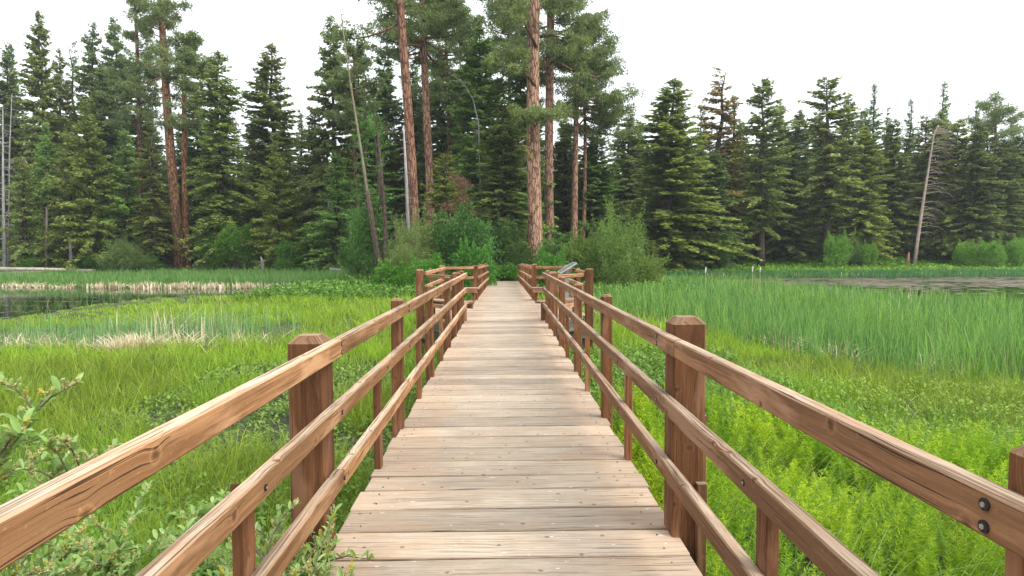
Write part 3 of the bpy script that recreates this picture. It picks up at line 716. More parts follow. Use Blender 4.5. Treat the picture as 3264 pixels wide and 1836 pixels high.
RIGHT = [
 ('dense1', 1420, 300, 66, 140, 'mid', 'dark fir behind the slender pine trunks'),
 ('dense0', 1500, 330, 62, 150, 'bright', 'green fir behind the olive willow right of the pines'),
 ('dense2', 1585, 285, 76, 130, 'mid', 'rounded green fir at the left end of the right forest'),
 ('dense0', 1682, 205, 64, 215, 'yellow', 'very broad yellow green fir leading the right forest'),
 ('spire0', 1710, 200, 74, 90, 'olive', 'pointed fir tip just behind the very broad yellow fir'),
 ('spire1', 1762, 246, 80, 60, 'deep', 'small distant dark fir left of the grey spired fir'),
 ('spire1', 1812, 166, 70, 120, 'brown', 'grey brown half dead fir with the sharpest tip on the right'),
 ('spire0', 1848, 236, 74, 100, 'mid', 'green fir leaning against the grey half dead fir'),
 ('dense1', 1790, 380, 66, 120, 'deep', 'dark fir filling in below the grey half dead fir'),
 ('bare1', 1922, 198, 68, 140, 'olive', 'broad topped fir with a bare brown bole beside the shore'),
 ('dense1', 1968, 252, 80, 110, 'mid', 'fir tip just right of the broad topped fir'),
 ('dense2', 2010, 276, 78, 100, 'deep', 'dark fir with a double tip at the middle of the right forest'),
 ('dense1', 1990, 400, 72, 120, 'mid', 'low fir between two bare bole firs'),
 ('bare0', 2090, 196, 70, 150, 'olive', 'tall fir with sparse crooked tip and a bare bole left of the round bushes'),
 ('dense1', 2136, 234, 80, 90, 'deep', 'dark fir tip behind the crooked tipped fir'),
 ('dense0', 2176, 318, 70, 120, 'yellow', 'rounded yellow green fir above the round bushes'),
 ('spire0', 2198, 210, 84, 70, 'blue', 'distant feathery spire left of the dead snag'),
 ('spire1', 2236, 268, 84, 60, 'deep', 'low distant spire right of the feathery one'),
 ('dense2', 2255, 300, 74, 110, 'olive', 'olive fir left of the dead snag'),
 ('spire0', 2290, 248, 84, 60, 'deep', 'small distant tip right above the olive firs'),
 ('dense1', 2318, 292, 76, 110, 'olive', 'broad olive fir directly behind the dead snag'),
 ('spire0', 2375, 203, 84, 70, 'blue', 'tallest feathery spire right of the dead snag'),
 ('dense0', 2362, 285, 74, 110, 'olive', 'brownish fir below the tallest feathery spire'),
 ('dense2', 2412, 300, 72, 120, 'yellow', 'full yellow green fir right of the dead snag'),
 ('spire1', 2455, 250, 82, 50, 'deep', 'stick thin tip near the right edge'),
 ('dense0', 2460, 310, 70, 120, 'mid', 'full green fir above the pair of shore bushes at right'),
 ('column0', 2520, 350, 72, 110, 'mid', 'drooping green fir near the right edge'),
 ('dense1', 2542, 302, 82, 90, 'deep', 'dark small fir tip second from the right edge'),
 ('dense2', 2574, 334, 78, 110, 'deep', 'dark fir cut by the right edge of the photo'),
 ('soft1', 1560, 520, 60, 110, 'mid', 'low fir just right of the willow, under the forest wall'),
 ('soft0', 1640, 610, 58, 60, 'yellow', 'tiny yellow fir at the tip of the willow'),
]
for k, xd, yt, Y, wd, c, lab in LEFT + RIGHT:
    tree(k, xd, yt, Y, wd, c, lab, name='larch_tree' if 'larch' in k else 'fir_tree')
# deeper rows of the forest
r_ = random.Random(3)
for Y, y_t, xr, step in ((82, 290, (-60, 560), 66), (84, 330, (650, 1560), 66), (84, 318, (1590, 2640), 52), (92, 400, (-90, 2680), 62), (75, 450, (-60, 1560), 62), (80, 420, (1560, 2640), 60), (100, 430, (-90, 2680), 60)):
    x = xr[0] + r_.uniform(0, 30)
    while x < xr[1]:
        kk = r_.choice(['dense0', 'dense1', 'dense2', 'spire0'])
        if not (575 < x < 640 and Y < 90):
            yy_ = y_t + r_.uniform(-40, 50)
            tree(kk, x, yy_, Y + r_.uniform(-3, 3), r_.uniform(95, 150) * 70 / Y, r_.choice(['deep', 'deep', 'mid', 'blue']),
                 'dark conifer deep in the forest, only glimpsed between the front trees', group='trees deep in the forest')
        x += step * r_.uniform(.7, 1.3)

# ------------------------------------------------------------------ pines
PINES = []
def pine_at(xd, Y, seed, wpx, ytop, ycrown, label, mat=M_BARK_ORANGE, xtop=None, colr=(1, 1, 1), bcol=(1, 1, 1, 1), name='pine_tree', H=None, **kw):
    b = at(xd, 640, Y); zb = gz(b.x, Y); H = H or (at(xd, ytop, Y).z - zb); h0 = at(xd, ycrown, Y).z - zb
    tr = wpx * K / 2000 * Y / 2; ln = 0
    if xtop is not None: ln = (at(xtop, ytop, Y).x - at(xd, ytop, Y).x)
    crown, tm = pine(seed, H, h0, tr, lean=(ln, 0), **kw)
    root = tag(empty(name, (b.x, Y, zb)), label, 'tree')
    c = obj('crown', crown, M_NEEDLE, root); c.color = (*colr, 1)
    t = obj('trunk', tm, mat, root); t.color = bcol; PINES.append(root)
    return root
pine_at(1345, 47, 21, 37, -160, 70, 'huge ponderosa pine with plated orange bark right beyond the boardwalk end', nbr=26, Lmax=4.2, xtop=1346, taper=.3, bcol=(1.25, 1.15, 1.1, 1), side=2.6)
pine_at(1384, 55, 22, 24, -120, 170, 'straight grey brown pine close behind the huge ponderosa', nbr=60, Lmax=5.2, bcol=(.95, .86, .86, 1), taper=.3, side=.3)
pine_at(1447, 58, 23, 19, 60, 330, 'slender pine with dead lower limbs right of the huge ponderosa', nbr=52, Lmax=6, bcol=(1.05, .93, .9, 1), side=.2, puff=.48)
pine_at(1469, 60, 24, 12, 150, 330, 'thinnest pine trunk standing just above the olive willow', nbr=40, Lmax=5.5, bcol=(1.0, .85, .8, 1), side=.4, puff=.46)
pine_at(1047, 45, 25, 26, -130, 60, 'tall leaning red barked pine left of the boardwalk end', nbr=20, Lmax=5, xtop=1012, bcol=(.86, .70, .65, 1), taper=.3, side=3.0, puff=.42)
pine_at(1084, 52, 26, 22, -120, 150, 'straight brown pine right behind the leaning red barked pine', nbr=66, Lmax=5, xtop=1072, bcol=(.95, .82, .8, 1), taper=.35)
pine_at(450, 64, 27, 27, -70, 330, 'old pine with orange foot and thin airy crown above the left shore', nbr=54, Lmax=5, xtop=424, bcol=(1.15, .92, .78, 1), puff=.36, needles=44)
pine_at(470, 64.5, 28, 18, 105, 330, 'second orange pine carrying the little nest box', nbr=44, Lmax=4.5, xtop=478, bcol=(1.2, .88, .70, 1), puff=.40, side=.3)
pine_at(362, 68, 29, 14, -10, 330, 'dark crowned pine left of the old orange pine', nbr=52, Lmax=3.6, bcol=(.5, .45, .45, 1), puff=.40)
pine_at(2492, 80, 30, 10, 262, 340, 'round clumped pine crown above the right forest', nbr=22, Lmax=4.5, bcol=(.6, .55, .5, 1), puff=.55)
pine_at(1130, 62, 31, 12, 20, 260, 'pale crowned pine in the gap between two tall trunks', nbr=66, Lmax=5, bcol=(.5, .45, .45, 1), puff=.42)
pine_at(1285, 60, 32, 10, -40, 330, 'shaggy green pine crown left of the huge ponderosa', nbr=76, Lmax=5, bcol=(.5, .45, .45, 1), puff=.42)
pine_at(900, 58, 33, 10, 110, 330, 'small pine crown with clumped needles beside the leaning stem', nbr=34, Lmax=3.4, bcol=(.5, .45, .45, 1), puff=.40)

# big limbs of the huge ponderosa
def limb(root, pts, Yp, r0, foliage, seed, col=(1, 1, 1, 1), nd=True, twig_col=None):
    rr2 = np.random.default_rng(seed); org = root.location
    P = [at(x, y, yy) - org for (x, y), yy in zip(pts, Yp)]
    m_ = MB(); m_.tube(P, [r0 * (1 - .75 * i / (len(P) - 1)) for i in range(len(P))], 7, wob=.08)
    cen, rad = [], []
    for (xa, xb, ya, yb, n_) in foliage:
        for _ in range(n_):
            c_ = at(rr2.uniform(xa, xb), rr2.uniform(ya, yb), Yp[-1] + rr2.normal(0, .6)) - org; cen.append(tuple(c_)); rad.append(rr2.uniform(.28, .46))
            k_ = min(range(len(P)), key=lambda i: (P[i] - c_).length); m_.tube([P[k_], P[k_].lerp(c_, .6) + Vector((0, 0, -.05)), c_], [.03, .018, .008], 4, cap=False)
    l_ = m_.build('limb', M_BARK_ORANGE, root, True); l_.color = (.45, .4, .4, 1)
    if cen:
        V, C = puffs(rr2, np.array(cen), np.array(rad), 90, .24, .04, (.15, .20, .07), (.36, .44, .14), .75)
        obj('needles', kmesh('needles', [V], [C]), M_NEEDLE, l_)
hp = PINES[0]
limb(hp, [(1348, 222), (1336, 200), (1318, 182), (1280, 170), (1245, 165)], [46.8, 46.3, 46, 45.7, 45.5], .14, [(1228, 1326, 118, 178, 30)], 1)
limb(hp, [(1350, 310), (1338, 298), (1310, 292), (1290, 290)], [46.6, 46, 45.4, 45.2], .12, [(1286, 1340, 272, 306, 14)], 2)
limb(hp, [(1345, 305), (1372, 292), (1405, 288), (1432, 292)], [46.6, 45.8, 45.3, 45.2], .12, [(1335, 1436, 268, 302, 24)], 3)
limb(hp, [(1360, 92), (1385, 88), (1425, 96), (1460, 120)], [47, 47.5, 48, 48.3], .13, [(1400, 1480, 70, 140, 16)], 4)
limb(hp, [(1350, 120), (1320, 60), (1290, 30)], [46.6, 46, 45.5], .12, [(1262, 1330, 5, 60, 18)], 5)
M_LICHEN = plain('yellow_lichen_twig', (.45, .42, .06), .9, 0, .5, 9, (.2, .17, .12))
for (xa, ya, xb, yb) in ((1340, 402, 1316, 372), (1335, 392, 1308, 356), (1358, 384, 1372, 372), (1330, 372, 1306, 368), (1362, 415, 1378, 400), (1334, 350, 1310, 344)):
    A_, B_ = at(xa, ya, 46.5) - hp.location, at(xb, yb, 46.0) - hp.location
    m_ = MB(); m_.tube([A_, A_.lerp(B_, .5) + Vector((0, 0, .12)), B_], [.06, .04, .015], 5)
    for _ in range(5): q_ = A_.lerp(B_, random.uniform(.3, 1)); m_.tube([q_, q_ + Vector((random.uniform(-.4, .4), 0, random.uniform(-.3, .2)))], [.02, .006], 4, cap=False)
    m_.build('dead_branch', M_LICHEN, hp)
# dead red branches inside the yellow green fir
for o_ in bpy.data.objects:
    if o_.get('label', '').startswith('yellow green fir with a few dead red'):
        rr2 = np.random.default_rng(5); cen = []
        for (xd_, yd_) in ((1150, 455), (1172, 470), (1165, 500), (1140, 520), (1180, 525), (1160, 545), (1150, 560)):
            for _ in range(4): p_ = at(xd_ + rr2.normal(0, 10), yd_ + rr2.normal(0, 5), 43.6 + rr2.normal(0, .2)); cen.append(tuple(p_))
        V, C = puffs(rr2, np.array(cen), .3, 60, .22, .03, (.20, .11, .075), (.33, .19, .13), .5)
        bpy.context.view_layer.update(); Mi = np.array(o_.matrix_world.inverted()); V = V @ Mi[:3, :3].T + Mi[:3, 3]
        d_ = obj('dead_branches', kmesh('dead_branches', [V], [C]), M_NEEDLE, o_); d_['label'] = 'dead rust red branches'
# nest box on the orange pine
nb_ = at(468, 618, 63.9)
nbx = tag(empty('nest_box', (nb_.x, nb_.y - .35, nb_.z)), 'small yellow wooden nest box on the orange pine trunk', 'nest box')
M_BOX = plain('pale_plywood', (.55, .36, .12), .7, 0, .2)
m_ = MB(); m_.beam((0, 0, -.2), (0, 0, .2), .24, .24, .01, up=(0, 1, 0)); m_.build('body', M_BOX, nbx)
MB().beam((0, -.17, .21), (0, .15, .25), .3, .03, .004).build('roof', M_BOX, nbx)
MB().tube([(0, -.12, .07), (0, -.128, .07)], [.035, .035], 10).build('entrance_hole', M_HOLE, nbx)

# ------------------------------------------------------------------ snags, stumps, logs
def snag(points, Y, r0, r1, label, branches=(), mat=M_SNAG, col=(1, 1, 1, 1), name='dead_tree', cat='dead tree', n=8, twigs=0, tl=1.0, tside=None, seed=1):
    r = random.Random(seed)
    P = [at(x, y, Y) for x, y in points]; b = P[0].copy(); b.z = min(P[0].z, gz(P[0].x, Y) ) - .15; P[0] = b
    root = tag(empty(name, b), label, cat)
    m_ = MB(); k = len(P)
    m_.tube([p - b for p in P], [r0 + (r1 - r0) * i / (k - 1) for i in range(k)], n, wob=.08)
    o_ = m_.build('trunk', mat, root, True); o_.color = col
    if twigs:
        m_ = MB()
        for i in range(twigs):
            q = .22 + .76 * (i + r.random()) / twigs; f = q * (k - 1); i0 = min(k - 2, int(f)); p = P[i0].lerp(P[i0 + 1], f - i0) - b
            s = tside if tside and r.random() < .85 else r.choice([-1, 1]); l = tl * (1.15 - .6 * abs(q - .45)) * r.uniform(.5, 1.1)
            yv = r.uniform(-.5, .5)
            pts = [p, p + Vector((s * l * .4, yv * l * .4, .06 * l)), p + Vector((s * l * .75, yv * l * .8, -.02 * l)), p + Vector((s * l, yv * l, -.28 * l))]
            m_.tube(pts, [.035, .025, .015, .006], 4, cap=False)
            for _ in range(4):
                u = r.uniform(.3, .95); pp = p + Vector((s * l * u, yv * l * u, .02)); m_.tube([pp, pp + Vector((s * l * .18, r.uniform(-.3, .3) * l, -.28 * l * r.random()))], [.014, .004], 3, cap=False)
        t_ = m_.build('twigs', mat, root, True); t_.color = col
    return root
snag([(2299, 668), (2309, 600), (2326, 485), (2342, 385), (2350, 338), (2358, 318)], 68, .2, .02, 'bleached leaning dead tree with bare drooping branches on the right shore', twigs=46, tl=2.4, tside=1, col=(1.3, 1.12, 1.0, 1), seed=4)
snag([(2280, 668), (2284, 650), (2287, 634)], 67.5, .26, .05, 'splintered orange stump beside the bleached dead tree', col=(.9, .5, .32, 1), name='stump', cat='stump')
snag([(1030, 600), (1022, 450), (1015, 316)], 43, .16, .05, 'bleached white snag standing left of the leaning red pine', col=(1.15, 1.15, 1.2, 1), twigs=10, tl=.5)
snag([(12, 690), (8, 480), (7, 270)], 58, .17, .03, 'thin white dead trunk at the left edge of the photo', col=(1.1, 1.1, 1.25, 1), twigs=22, tl=.9)
snag([(12, 520), (24, 380), (30, 235)], 59, .09, .02, 'thin dead pole leaning against the white trunk at the left edge', twigs=16, tl=.7)
snag([(48, 690), (58, 520), (62, 400)], 60, .2, .1, 'brown bare trunk second from the left edge', mat=M_BARK_GREY, col=(1.6, 1.3, 1.2, 1), twigs=8, tl=.8)
snag([(116, 680), (117, 600), (118, 520)], 59, .13, .08, 'pale slim bare trunk beside the fallen log', col=(.55, .48, .42, 1))
snag([(180, 682), (178, 640), (176, 610)], 59, .17, .1, 'short pale trunk foot behind the middle of the fallen log', col=(.6, .6, .58, 1))
snag([(216, 680), (216, 640), (215, 600)], 59.5, .15, .1, 'short pale trunk foot near the right end of the fallen log', col=(.45, .45, .42, 1))
snag([(661, 674), (659, 655), (656, 645)], 55, .2, .04, 'jagged grey broken stump on the left shore', col=(.8, .8, .85, 1), name='stump', cat='stump')
snag([(829, 590), (827, 540), (828, 500)], 57, .13, .09, 'split white trunk inside the broad low fir', col=(.7, .68, .66, 1))
snag([(955, 600), (915, 420), (880, 200), (855, 15)], 42, .13, .02, 'thin bare stem with yellow lichen leaning across the larches', col=(.75, .74, .48, 1), twigs=20, tl=.5)
snag([(962, 705), (950, 640), (938, 560), (925, 480)], 41, .2, .1, 'dark twisted trunk leaning left at the edge of the left thicket', mat=M_BARK_GREY, col=(1.1, 1, 1, 1), twigs=8, tl=.7)
snag([(972, 705), (966, 640), (970, 560), (962, 460), (950, 330)], 41.5, .16, .06, 'dark ivy wrapped trunk beside the twisted one', mat=M_BARK_GREY, col=(1.0, .9, .9, 1), twigs=10, tl=.7)
snag([(1212, 370), (1204, 310), (1190, 250), (1168, 212), (1140, 188)], 50, .055, .02, 'bent bleached dead top arching among the green firs', twigs=6, tl=.7)
snag([(1717, 660), (1738, 590), (1762, 520)], 66, .22, .12, 'dark bole leaning right at the foot of the grey fir', mat=M_BARK_GREY, col=(1.3, 1.15, 1, 1), twigs=14, tl=1.6)
snag([(1812, 600), (1811, 540), (1812, 470)], 70, .16, .12, 'reddish bare bole beneath the grey half dead fir', mat=M_BARK_GREY, col=(2, 1.1, .8, 1))
def log(x0, y0, Y0_, x1, y1, Y1_, r0, r1, label, col=(1, 1, 1, 1)):
    a_, b_ = at(x0, y0, Y0_), at(x1, y1, Y1_); root = tag(empty('fallen_log', a_), label, 'log')
    m_ = MB(); m_.tube([Vector((0, 0, 0)), (b_ - a_) * .5 + Vector((0, 0, .05)), b_ - a_], [r0, (r0 + r1) / 2, r1], 10, wob=.06)
    t_ = m_.build('bole', M_SNAG, root, True); t_.color = col
    m_ = MB()
    for i in range(7):
        p = (b_ - a_) * random.uniform(.1, .9); m_.tube([p, p + Vector((random.uniform(-.3, .3), random.uniform(-.3, .1), random.choice([-.5, .4])))], [.03, .01], 4, cap=False)
    t_ = m_.build('twigs', M_SNAG, root, True); t_.color = col
log(-30, 677, 57.5, 240, 681, 58.5, .2, .14, 'long pale fallen log lying along the left shore', (1.7, 1.55, 1.35, 1))
log(-30, 690, 56.5, 110, 684, 57.5, .12, .09, 'shorter grey fallen log in front of the long pale one', (.9, .9, .85, 1))
log(335, 668, 60, 395, 665, 60.5, .12, .08, 'small grey log near the old orange pines', (.7, .75, .7, 1))
log(830, 677, 54, 880, 684, 52, .10, .05, 'small white log on the grass left of the thicket', (1.2, 1.15, 1.15, 1))

# ------------------------------------------------------------------ bushes
BM = {
 'round': bushmesh(41, 4, 3, ragged=.3, lumps=40, n=12000, leaf=.12, lw=.045, base=(.07, .135, .028), tip=(.165, .28, .06)),
 'willow': bushmesh(42, 4, 3, n=14000, leaf=.12, lw=.022, base=(0.123, 0.189, 0.043), tip=(0.275, 0.348, 0.102), ragged=1.6, lumps=44),
 'willow2': bushmesh(43, 4, 3, n=13000, leaf=.12, lw=.024, base=(0.123, 0.189, 0.043), tip=(0.275, 0.348, 0.102), ragged=1.2, lumps=38),
 'low': bushmesh(44, 4, 2, n=9000, leaf=.13, lw=.05, base=(0.087, 0.203, 0.029), tip=(0.174, 0.362, 0.058), lumps=46, low=.1),
}
def bush(k, xd, ytop, Y, wd, colr, label, name='bush', sink=0.0, depth=1.0):
    t = at(xd, ytop, Y); zb = gz(t.x, Y) - sink; H = t.z - zb; W = wd * K / 2000 * Y
    h0 = {'low': 2.}.get(k, 3.)
    root = tag(empty(name, (t.x, Y, zb), random.uniform(0, 6.28)), label, 'bush'); root.scale = (W / 4, W / 4 * depth, H / h0)
    f = obj('foliage', BM[k][0], M_LEAF, root); f.color = (*colr, 1)
    s_ = obj('stems', BM[k][1], M_BARK_GREY, root); s_.color = (1.3, 1.1, 1, 1)
    return root
bush('willow', 1560, 552, 36, 175, (.85, 1.0, .7), 'tall olive willow bush with feathery top, right of the platform', 'willow_bush')
bush('willow2', 1470, 600, 37.5, 180, (.85, .98, .65), 'rounded olive willow bush behind the information sign', 'willow_bush')
bush('round', 1408, 605, 40, 130, (.9, 1.0, .9), 'green leafy bush at the foot of the huge ponderosa')
bush('low', 1385, 640, 34, 110, (.9, 1, .9), 'low green shrub hugging the right railing of the far stretch')
bush('willow2', 1630, 650, 37, 70, (1.2, 1.1, .6), 'small yellow green bush on the right flank of the tall willow', 'willow_bush')
bush('round', 1165, 545, 39, 185, (.75, .98, .95), 'big round dark green bush left of the boardwalk end')
bush('low', 1195, 625, 33, 120, (.8, 1.0, .9), 'low dark green shrub behind the left platform bay')
bush('willow', 1040, 560, 39, 130, (1.1, 1.08, 1.2), 'grey green willow bush left of the big round bush', 'willow_bush')
bush('willow2', 1020, 620, 37, 110, (1.0, 1.0, .95), 'smaller grey green willow in front of the thicket', 'willow_bush')
bush('round', 925, 530, 43, 120, (1.0, 1.25, 1.1), 'light green rounded bush behind the twisted trunks')
bush('low', 990, 665, 36, 130, (1.1, 1.2, .8), 'bright low bush at the foot of the twisted trunks')
bush('low', 1075, 655, 34, 110, (.9, 1.05, .8), 'low green shrub left of the platform')
bush('round', 890, 620, 47, 80, (.9, 1.1, .9), 'small green bush on the shore left of the thicket')
bush('round', 1270, 560, 46, 90, (.6, .7, .6), 'dark shrub where the path enters the forest')
bush('low', 1262, 668, 42.5, 110, (1.0, 1.15, .8), 'bright low greenery across the end of the boardwalk')
bush('round', 1300, 610, 45, 70, (.8, .85, .7), 'dark leafy shrub at the right of the path end')
bush('round', 600, 570, 60, 110, (1.15, 1.35, .8), 'light green bush under the pale column spruce')
bush('round', 535, 600, 61, 90, (1.1, 1.35, .8), 'bright green bush right of the orange pines')
bush('willow2', 305, 610, 58.5, 110, (.85, .95, 1.0), 'grey green willow bush on the left shore', 'willow_bush')
bush('round', 740, 610, 58, 120, (1.0, 1.25, .75), 'bright shrub below the small dark fir')
bush('round', 230, 640, 59, 70, (.8, 1.1, .6), 'low green bush behind the fallen log')
bush('round', 88, 650, 59.5, 60, (1.2, 1.5, .6), 'yellow green sapling bush near the left edge')
bush('round', 370, 640, 60.5, 70, (.9, 1.2, .7), 'leafy sapling left of the orange pines')
bush('round', 1818, 588, 64, 66, (1.25, 1.5, 1.2), 'pale green pointed bush on the right shore')
bush('round', 2102, 596, 66, 70, (1.75, 1.95, 1.3), 'large round light green bush, leftmost of three in a row')
bush('willow2', 2146, 594, 68, 52, (1.4, 1.6, 1.6), 'grey green round bush in the middle of the three in a row')
bush('round', 2188, 616, 66.5, 48, (1.6, 1.75, 1.0), 'smaller yellow green bush, rightmost of three in a row')
bush('round', 2430, 614, 66, 54, (1.7, 1.9, 1.1), 'rounded light green bush near the right edge of the shore')
bush('round', 2490, 610, 65, 66, (1.7, 1.9, 1.1), 'bigger rounded light green bush right of its twin')
bush('round', 2565, 605, 65, 64, (1.6, 1.85, 1.1), 'light green bush cut by the right edge of the photo')
for i, (xd, yt, wd) in enumerate([(1740, 655, 90), (1905, 655, 110), (1985, 652, 90), (2050, 650, 70), (2240, 650, 90), (2350, 655, 110)]):
    bush('low', xd, yt, 72, wd, (1.2, 1.5, .8), 'low bright bracken-like shrub along the right forest foot').__setitem__('group', 'low shrubs along the right forest foot')

# ------------------------------------------------------------------ grasses
def blades(P, Hh, wdt, az, lean, curve, col, segs=3):
    """bent tapering blades; P (n,3)"""
    n = len(P); ca, sa = np.cos(az), np.sin(az); D = np.stack([ca, sa, np.zeros(n)], 1); Sd = np.stack([-sa, ca, np.zeros(n)], 1)
    tw = rng.uniform(-1, 1, n)[:, None]; Sd = unit(Sd + D * tw)
    rows = []
    for k in range(segs + 1):
        s = k / segs
        h = Hh * s * (1 - .35 * curve * s); out = Hh * (lean * s + curve * s * s)
        C_ = P + D * out[:, None]; C_[:, 2] += h
        if k < segs:
            w_ = wdt * (1 - .75 * s ** 1.5) / 2
            rows += [C_ + Sd * w_[:, None], C_ - Sd * w_[:, None]]
        else: rows.append(C_)
    V = np.stack(rows, 1); m = V.shape[1]
    base = (np.arange(n) * m)[:, None]
    pat = []; tot = []
    for k in range(segs - 1): pat += [2 * k, 2 * k + 1, 2 * k + 3, 2 * k + 2]; tot.append(4)
    k = segs - 1; pat += [2 * k, 2 * k + 1, 2 * k + 2]; tot.append(3)
    loops = (base + np.array(pat)[None]).ravel(); totals = np.tile(tot, n)
    return V.reshape(-1, 3), loops, totals, np.repeat(col, m, 0)
class Veg:
    def __init__(s): s.V = []; s.L = []; s.T = []; s.C = []; s.n = 0
    def add(s, V, L_, T, C): s.V.append(V); s.L.append(L_ + s.n); s.T.append(T); s.C.append(C); s.n += len(V)
    def addk(s, V, C): s.add(V, np.arange(len(V)), np.full(len(V) // 4, 4), C)
    def build(s, name, mat, label):
        me = npmesh(name, np.concatenate(s.V), np.concatenate(s.L), np.concatenate(s.T), col=np.concatenate(s.C))
        return tag(obj(name, me, mat), label, None, None, 'stuff')
def scatter(n, Ya, Yb, fov=.98, x0=None, x1=None, pw=1.0):
    """points in the view wedge, density falling with distance"""
    u = rng.random(n); Y = Ya * (Yb / Ya) ** (u ** pw)
    X = rng.uniform(-1, 1, n) * (fov * Y + 1.5)
    if x0 is not None: m = (X > x0) & (X < x1); X, Y = X[m], Y[m]
    return X, Y
def wiggle(x, y, s=1.0): return np.sin(x * 1.7 * s + y * .9 * s) * np.cos(y * 1.3 * s - x * .6 * s)
def not_walk(X, Y, m=.0): 
    hw = np.where((Y > YN) & (Y < YF), 2.05, 1.02) + m
    return (np.abs(X) > hw) | (Y > YE + .2)
PR = np.array([(2.2, 32), (2.6, 27), (4.2, 22), (5.3, 17.4), (6.5, 12.8), (8.2, 10.2), (12.5, 8.4), (40, 3), (60, 8), (40, 16), (24, 18.5), (19.2, 22.5), (17.8, 30), (16.6, 38), (13, 46), (11, 46), (9.5, 44), (8.6, 33)], float)   # cattails right
PL = np.array([(-5.6, 17.5), (-6.6, 15.6), (-12, 15), (-15.5, 16), (-17.5, 18.5), (-12, 20.5), (-6.5, 20)], float)         # cattails left
PF = np.array([(-12, 47), (-20, 46.5), (-40, 51), (-70, 55), (-70, 60), (-30, 57), (-12, 56)], float)                                   # far left band
PH = np.array([(1.0, -1), (1.0, 8.2), (3.4, 8.4), (4.2, 6.6), (7.5, 5.6), (9, 3), (9, -1)], float)                                        # horsetail
def zone(X, Y): return poly_sd(PR, X, Y), poly_sd(PL, X, Y), poly_sd(PF, X, Y), poly_sd(PH, X, Y)
def pond(X, Y): return np.maximum(poly_sd(LPOND, X, Y), poly_sd(RPOND, X, Y))

def grasscol(n, a_, b_, jitter=.18):
    f = rng.random(n)[:, None]; return (np.array(a_) * (1 - f) + np.array(b_) * f) * rng.uniform(1 - jitter, 1 + jitter, (n, 1))
v = Veg()
def tufts(X, Y, per, hgt, spread, wfac, ca, cb, lean=.35, curve=.45):
    n = len(X); k = np.repeat(np.arange(n), per); m = len(k); hh = np.repeat(hgt, per) * rng.uniform(.5, 1.1, m)
    x = X[k] + rng.normal(0, spread, m) * np.repeat(np.minimum(1.5, .6 + Y / 30), per); y = Y[k] + rng.normal(0, spread, m); z = ground(x, y)
    ok = not_walk(x, y) ; x, y, z, hh, k = x[ok], y[ok], z[ok], hh[ok], k[ok]; m = len(x)
    az = np.arctan2(y - Y[k], x - X[k]) + rng.normal(0, .7, m)
    wd = wfac * np.maximum(.006, .0011 * y) * rng.uniform(.7, 1.4, m)
    tone = rng.random(n)[k][:, None]
    col = (np.array(ca) * (1 - tone) + np.array(cb) * tone) * rng.uniform(.78, 1.22, (m, 1))
    v.add(*blades(np.stack([x, y, z - .03], 1), hh, wd, az, np.abs(rng.normal(0, lean, m)), np.abs(rng.normal(0, curve, m)), col))
# near and middle sedge
X, Y = scatter(26000, 1.6, 46); r1, l1, f1, h1 = zone(X, Y); pd = pond(X, Y)
dark = (X < -1) & (X > -5.4) & (Y > 6.5) & (Y < 12.5) & (wiggle(X, Y) > -.35)
darkr = (X > 1) & (X < 4) & (Y > 8) & (Y < 12) & (wiggle(X, Y) > 0)
ok = (r1 < .2) & (l1 < 0) & (h1 < .1) & (pd < .1) & ~dark & ~darkr & not_walk(X, Y, .1) & ~((Y > 33) & (X > -13) & (X < 9))
X, Y = X[ok], Y[ok]
hg = np.where(Y < 14, rng.uniform(.25, .6, len(X)), rng.uniform(.3, .55, len(X))) * (1 + .25 * wiggle(X, Y, .5)) * np.clip(-pond(X, Y) / 7, .22, 1)
tone = wiggle(X, Y, .35) > .1
for msk, ca, cb in ((tone & (Y < 13), (.19, .35, .03), (.32, .46, .045)), (~tone & (Y < 13), (.17, .29, .025), (.34, .42, .05)), (tone & (Y >= 13), (.24, .41, .03), (.36, .52, .04)), (~tone & (Y >= 13), (.22, .37, .035), (.37, .50, .06))):
    tufts(X[msk], Y[msk], 13, hg[msk], .09, 1.0, ca, cb)
# far left band and shores
X, Y = scatter(9000, 44, 64, 1.0); ok = (pond(X, Y) < .1) & (Y < np.interp(X, SX, SY) + 12) & (X < -9); X, Y = X[ok], Y[ok]
tufts(X, Y, 7, rng.uniform(.3, .6, len(X)), .3, 1.0, (.14, .30, .07), (.22, .38, .08))
X, Y = scatter(12000, 34, 76, 1.0, 8, 80); ok = (pond(X, Y) < .1) & (poly_sd(PR, X, Y) < 0); X, Y = X[ok], Y[ok]
tufts(X, Y, 7, rng.uniform(.3, .55, len(X)), .3, 1.0, (.18, .38, .05), (.27, .48, .07))
X, Y = scatter(3500, 33, 60, .4); ok = (np.abs(X) > 1.1) & (X > -14) & (X < 10); X, Y = X[ok], Y[ok]
tufts(X, Y, 7, rng.uniform(.25, .5, len(X)), .25, 1.0, (.10, .22, .03), (.17, .32, .04))
v.build('grass', M_GRASS, 'yellow green sedge and meadow grass over the marsh')
print('grass verts', v.n)

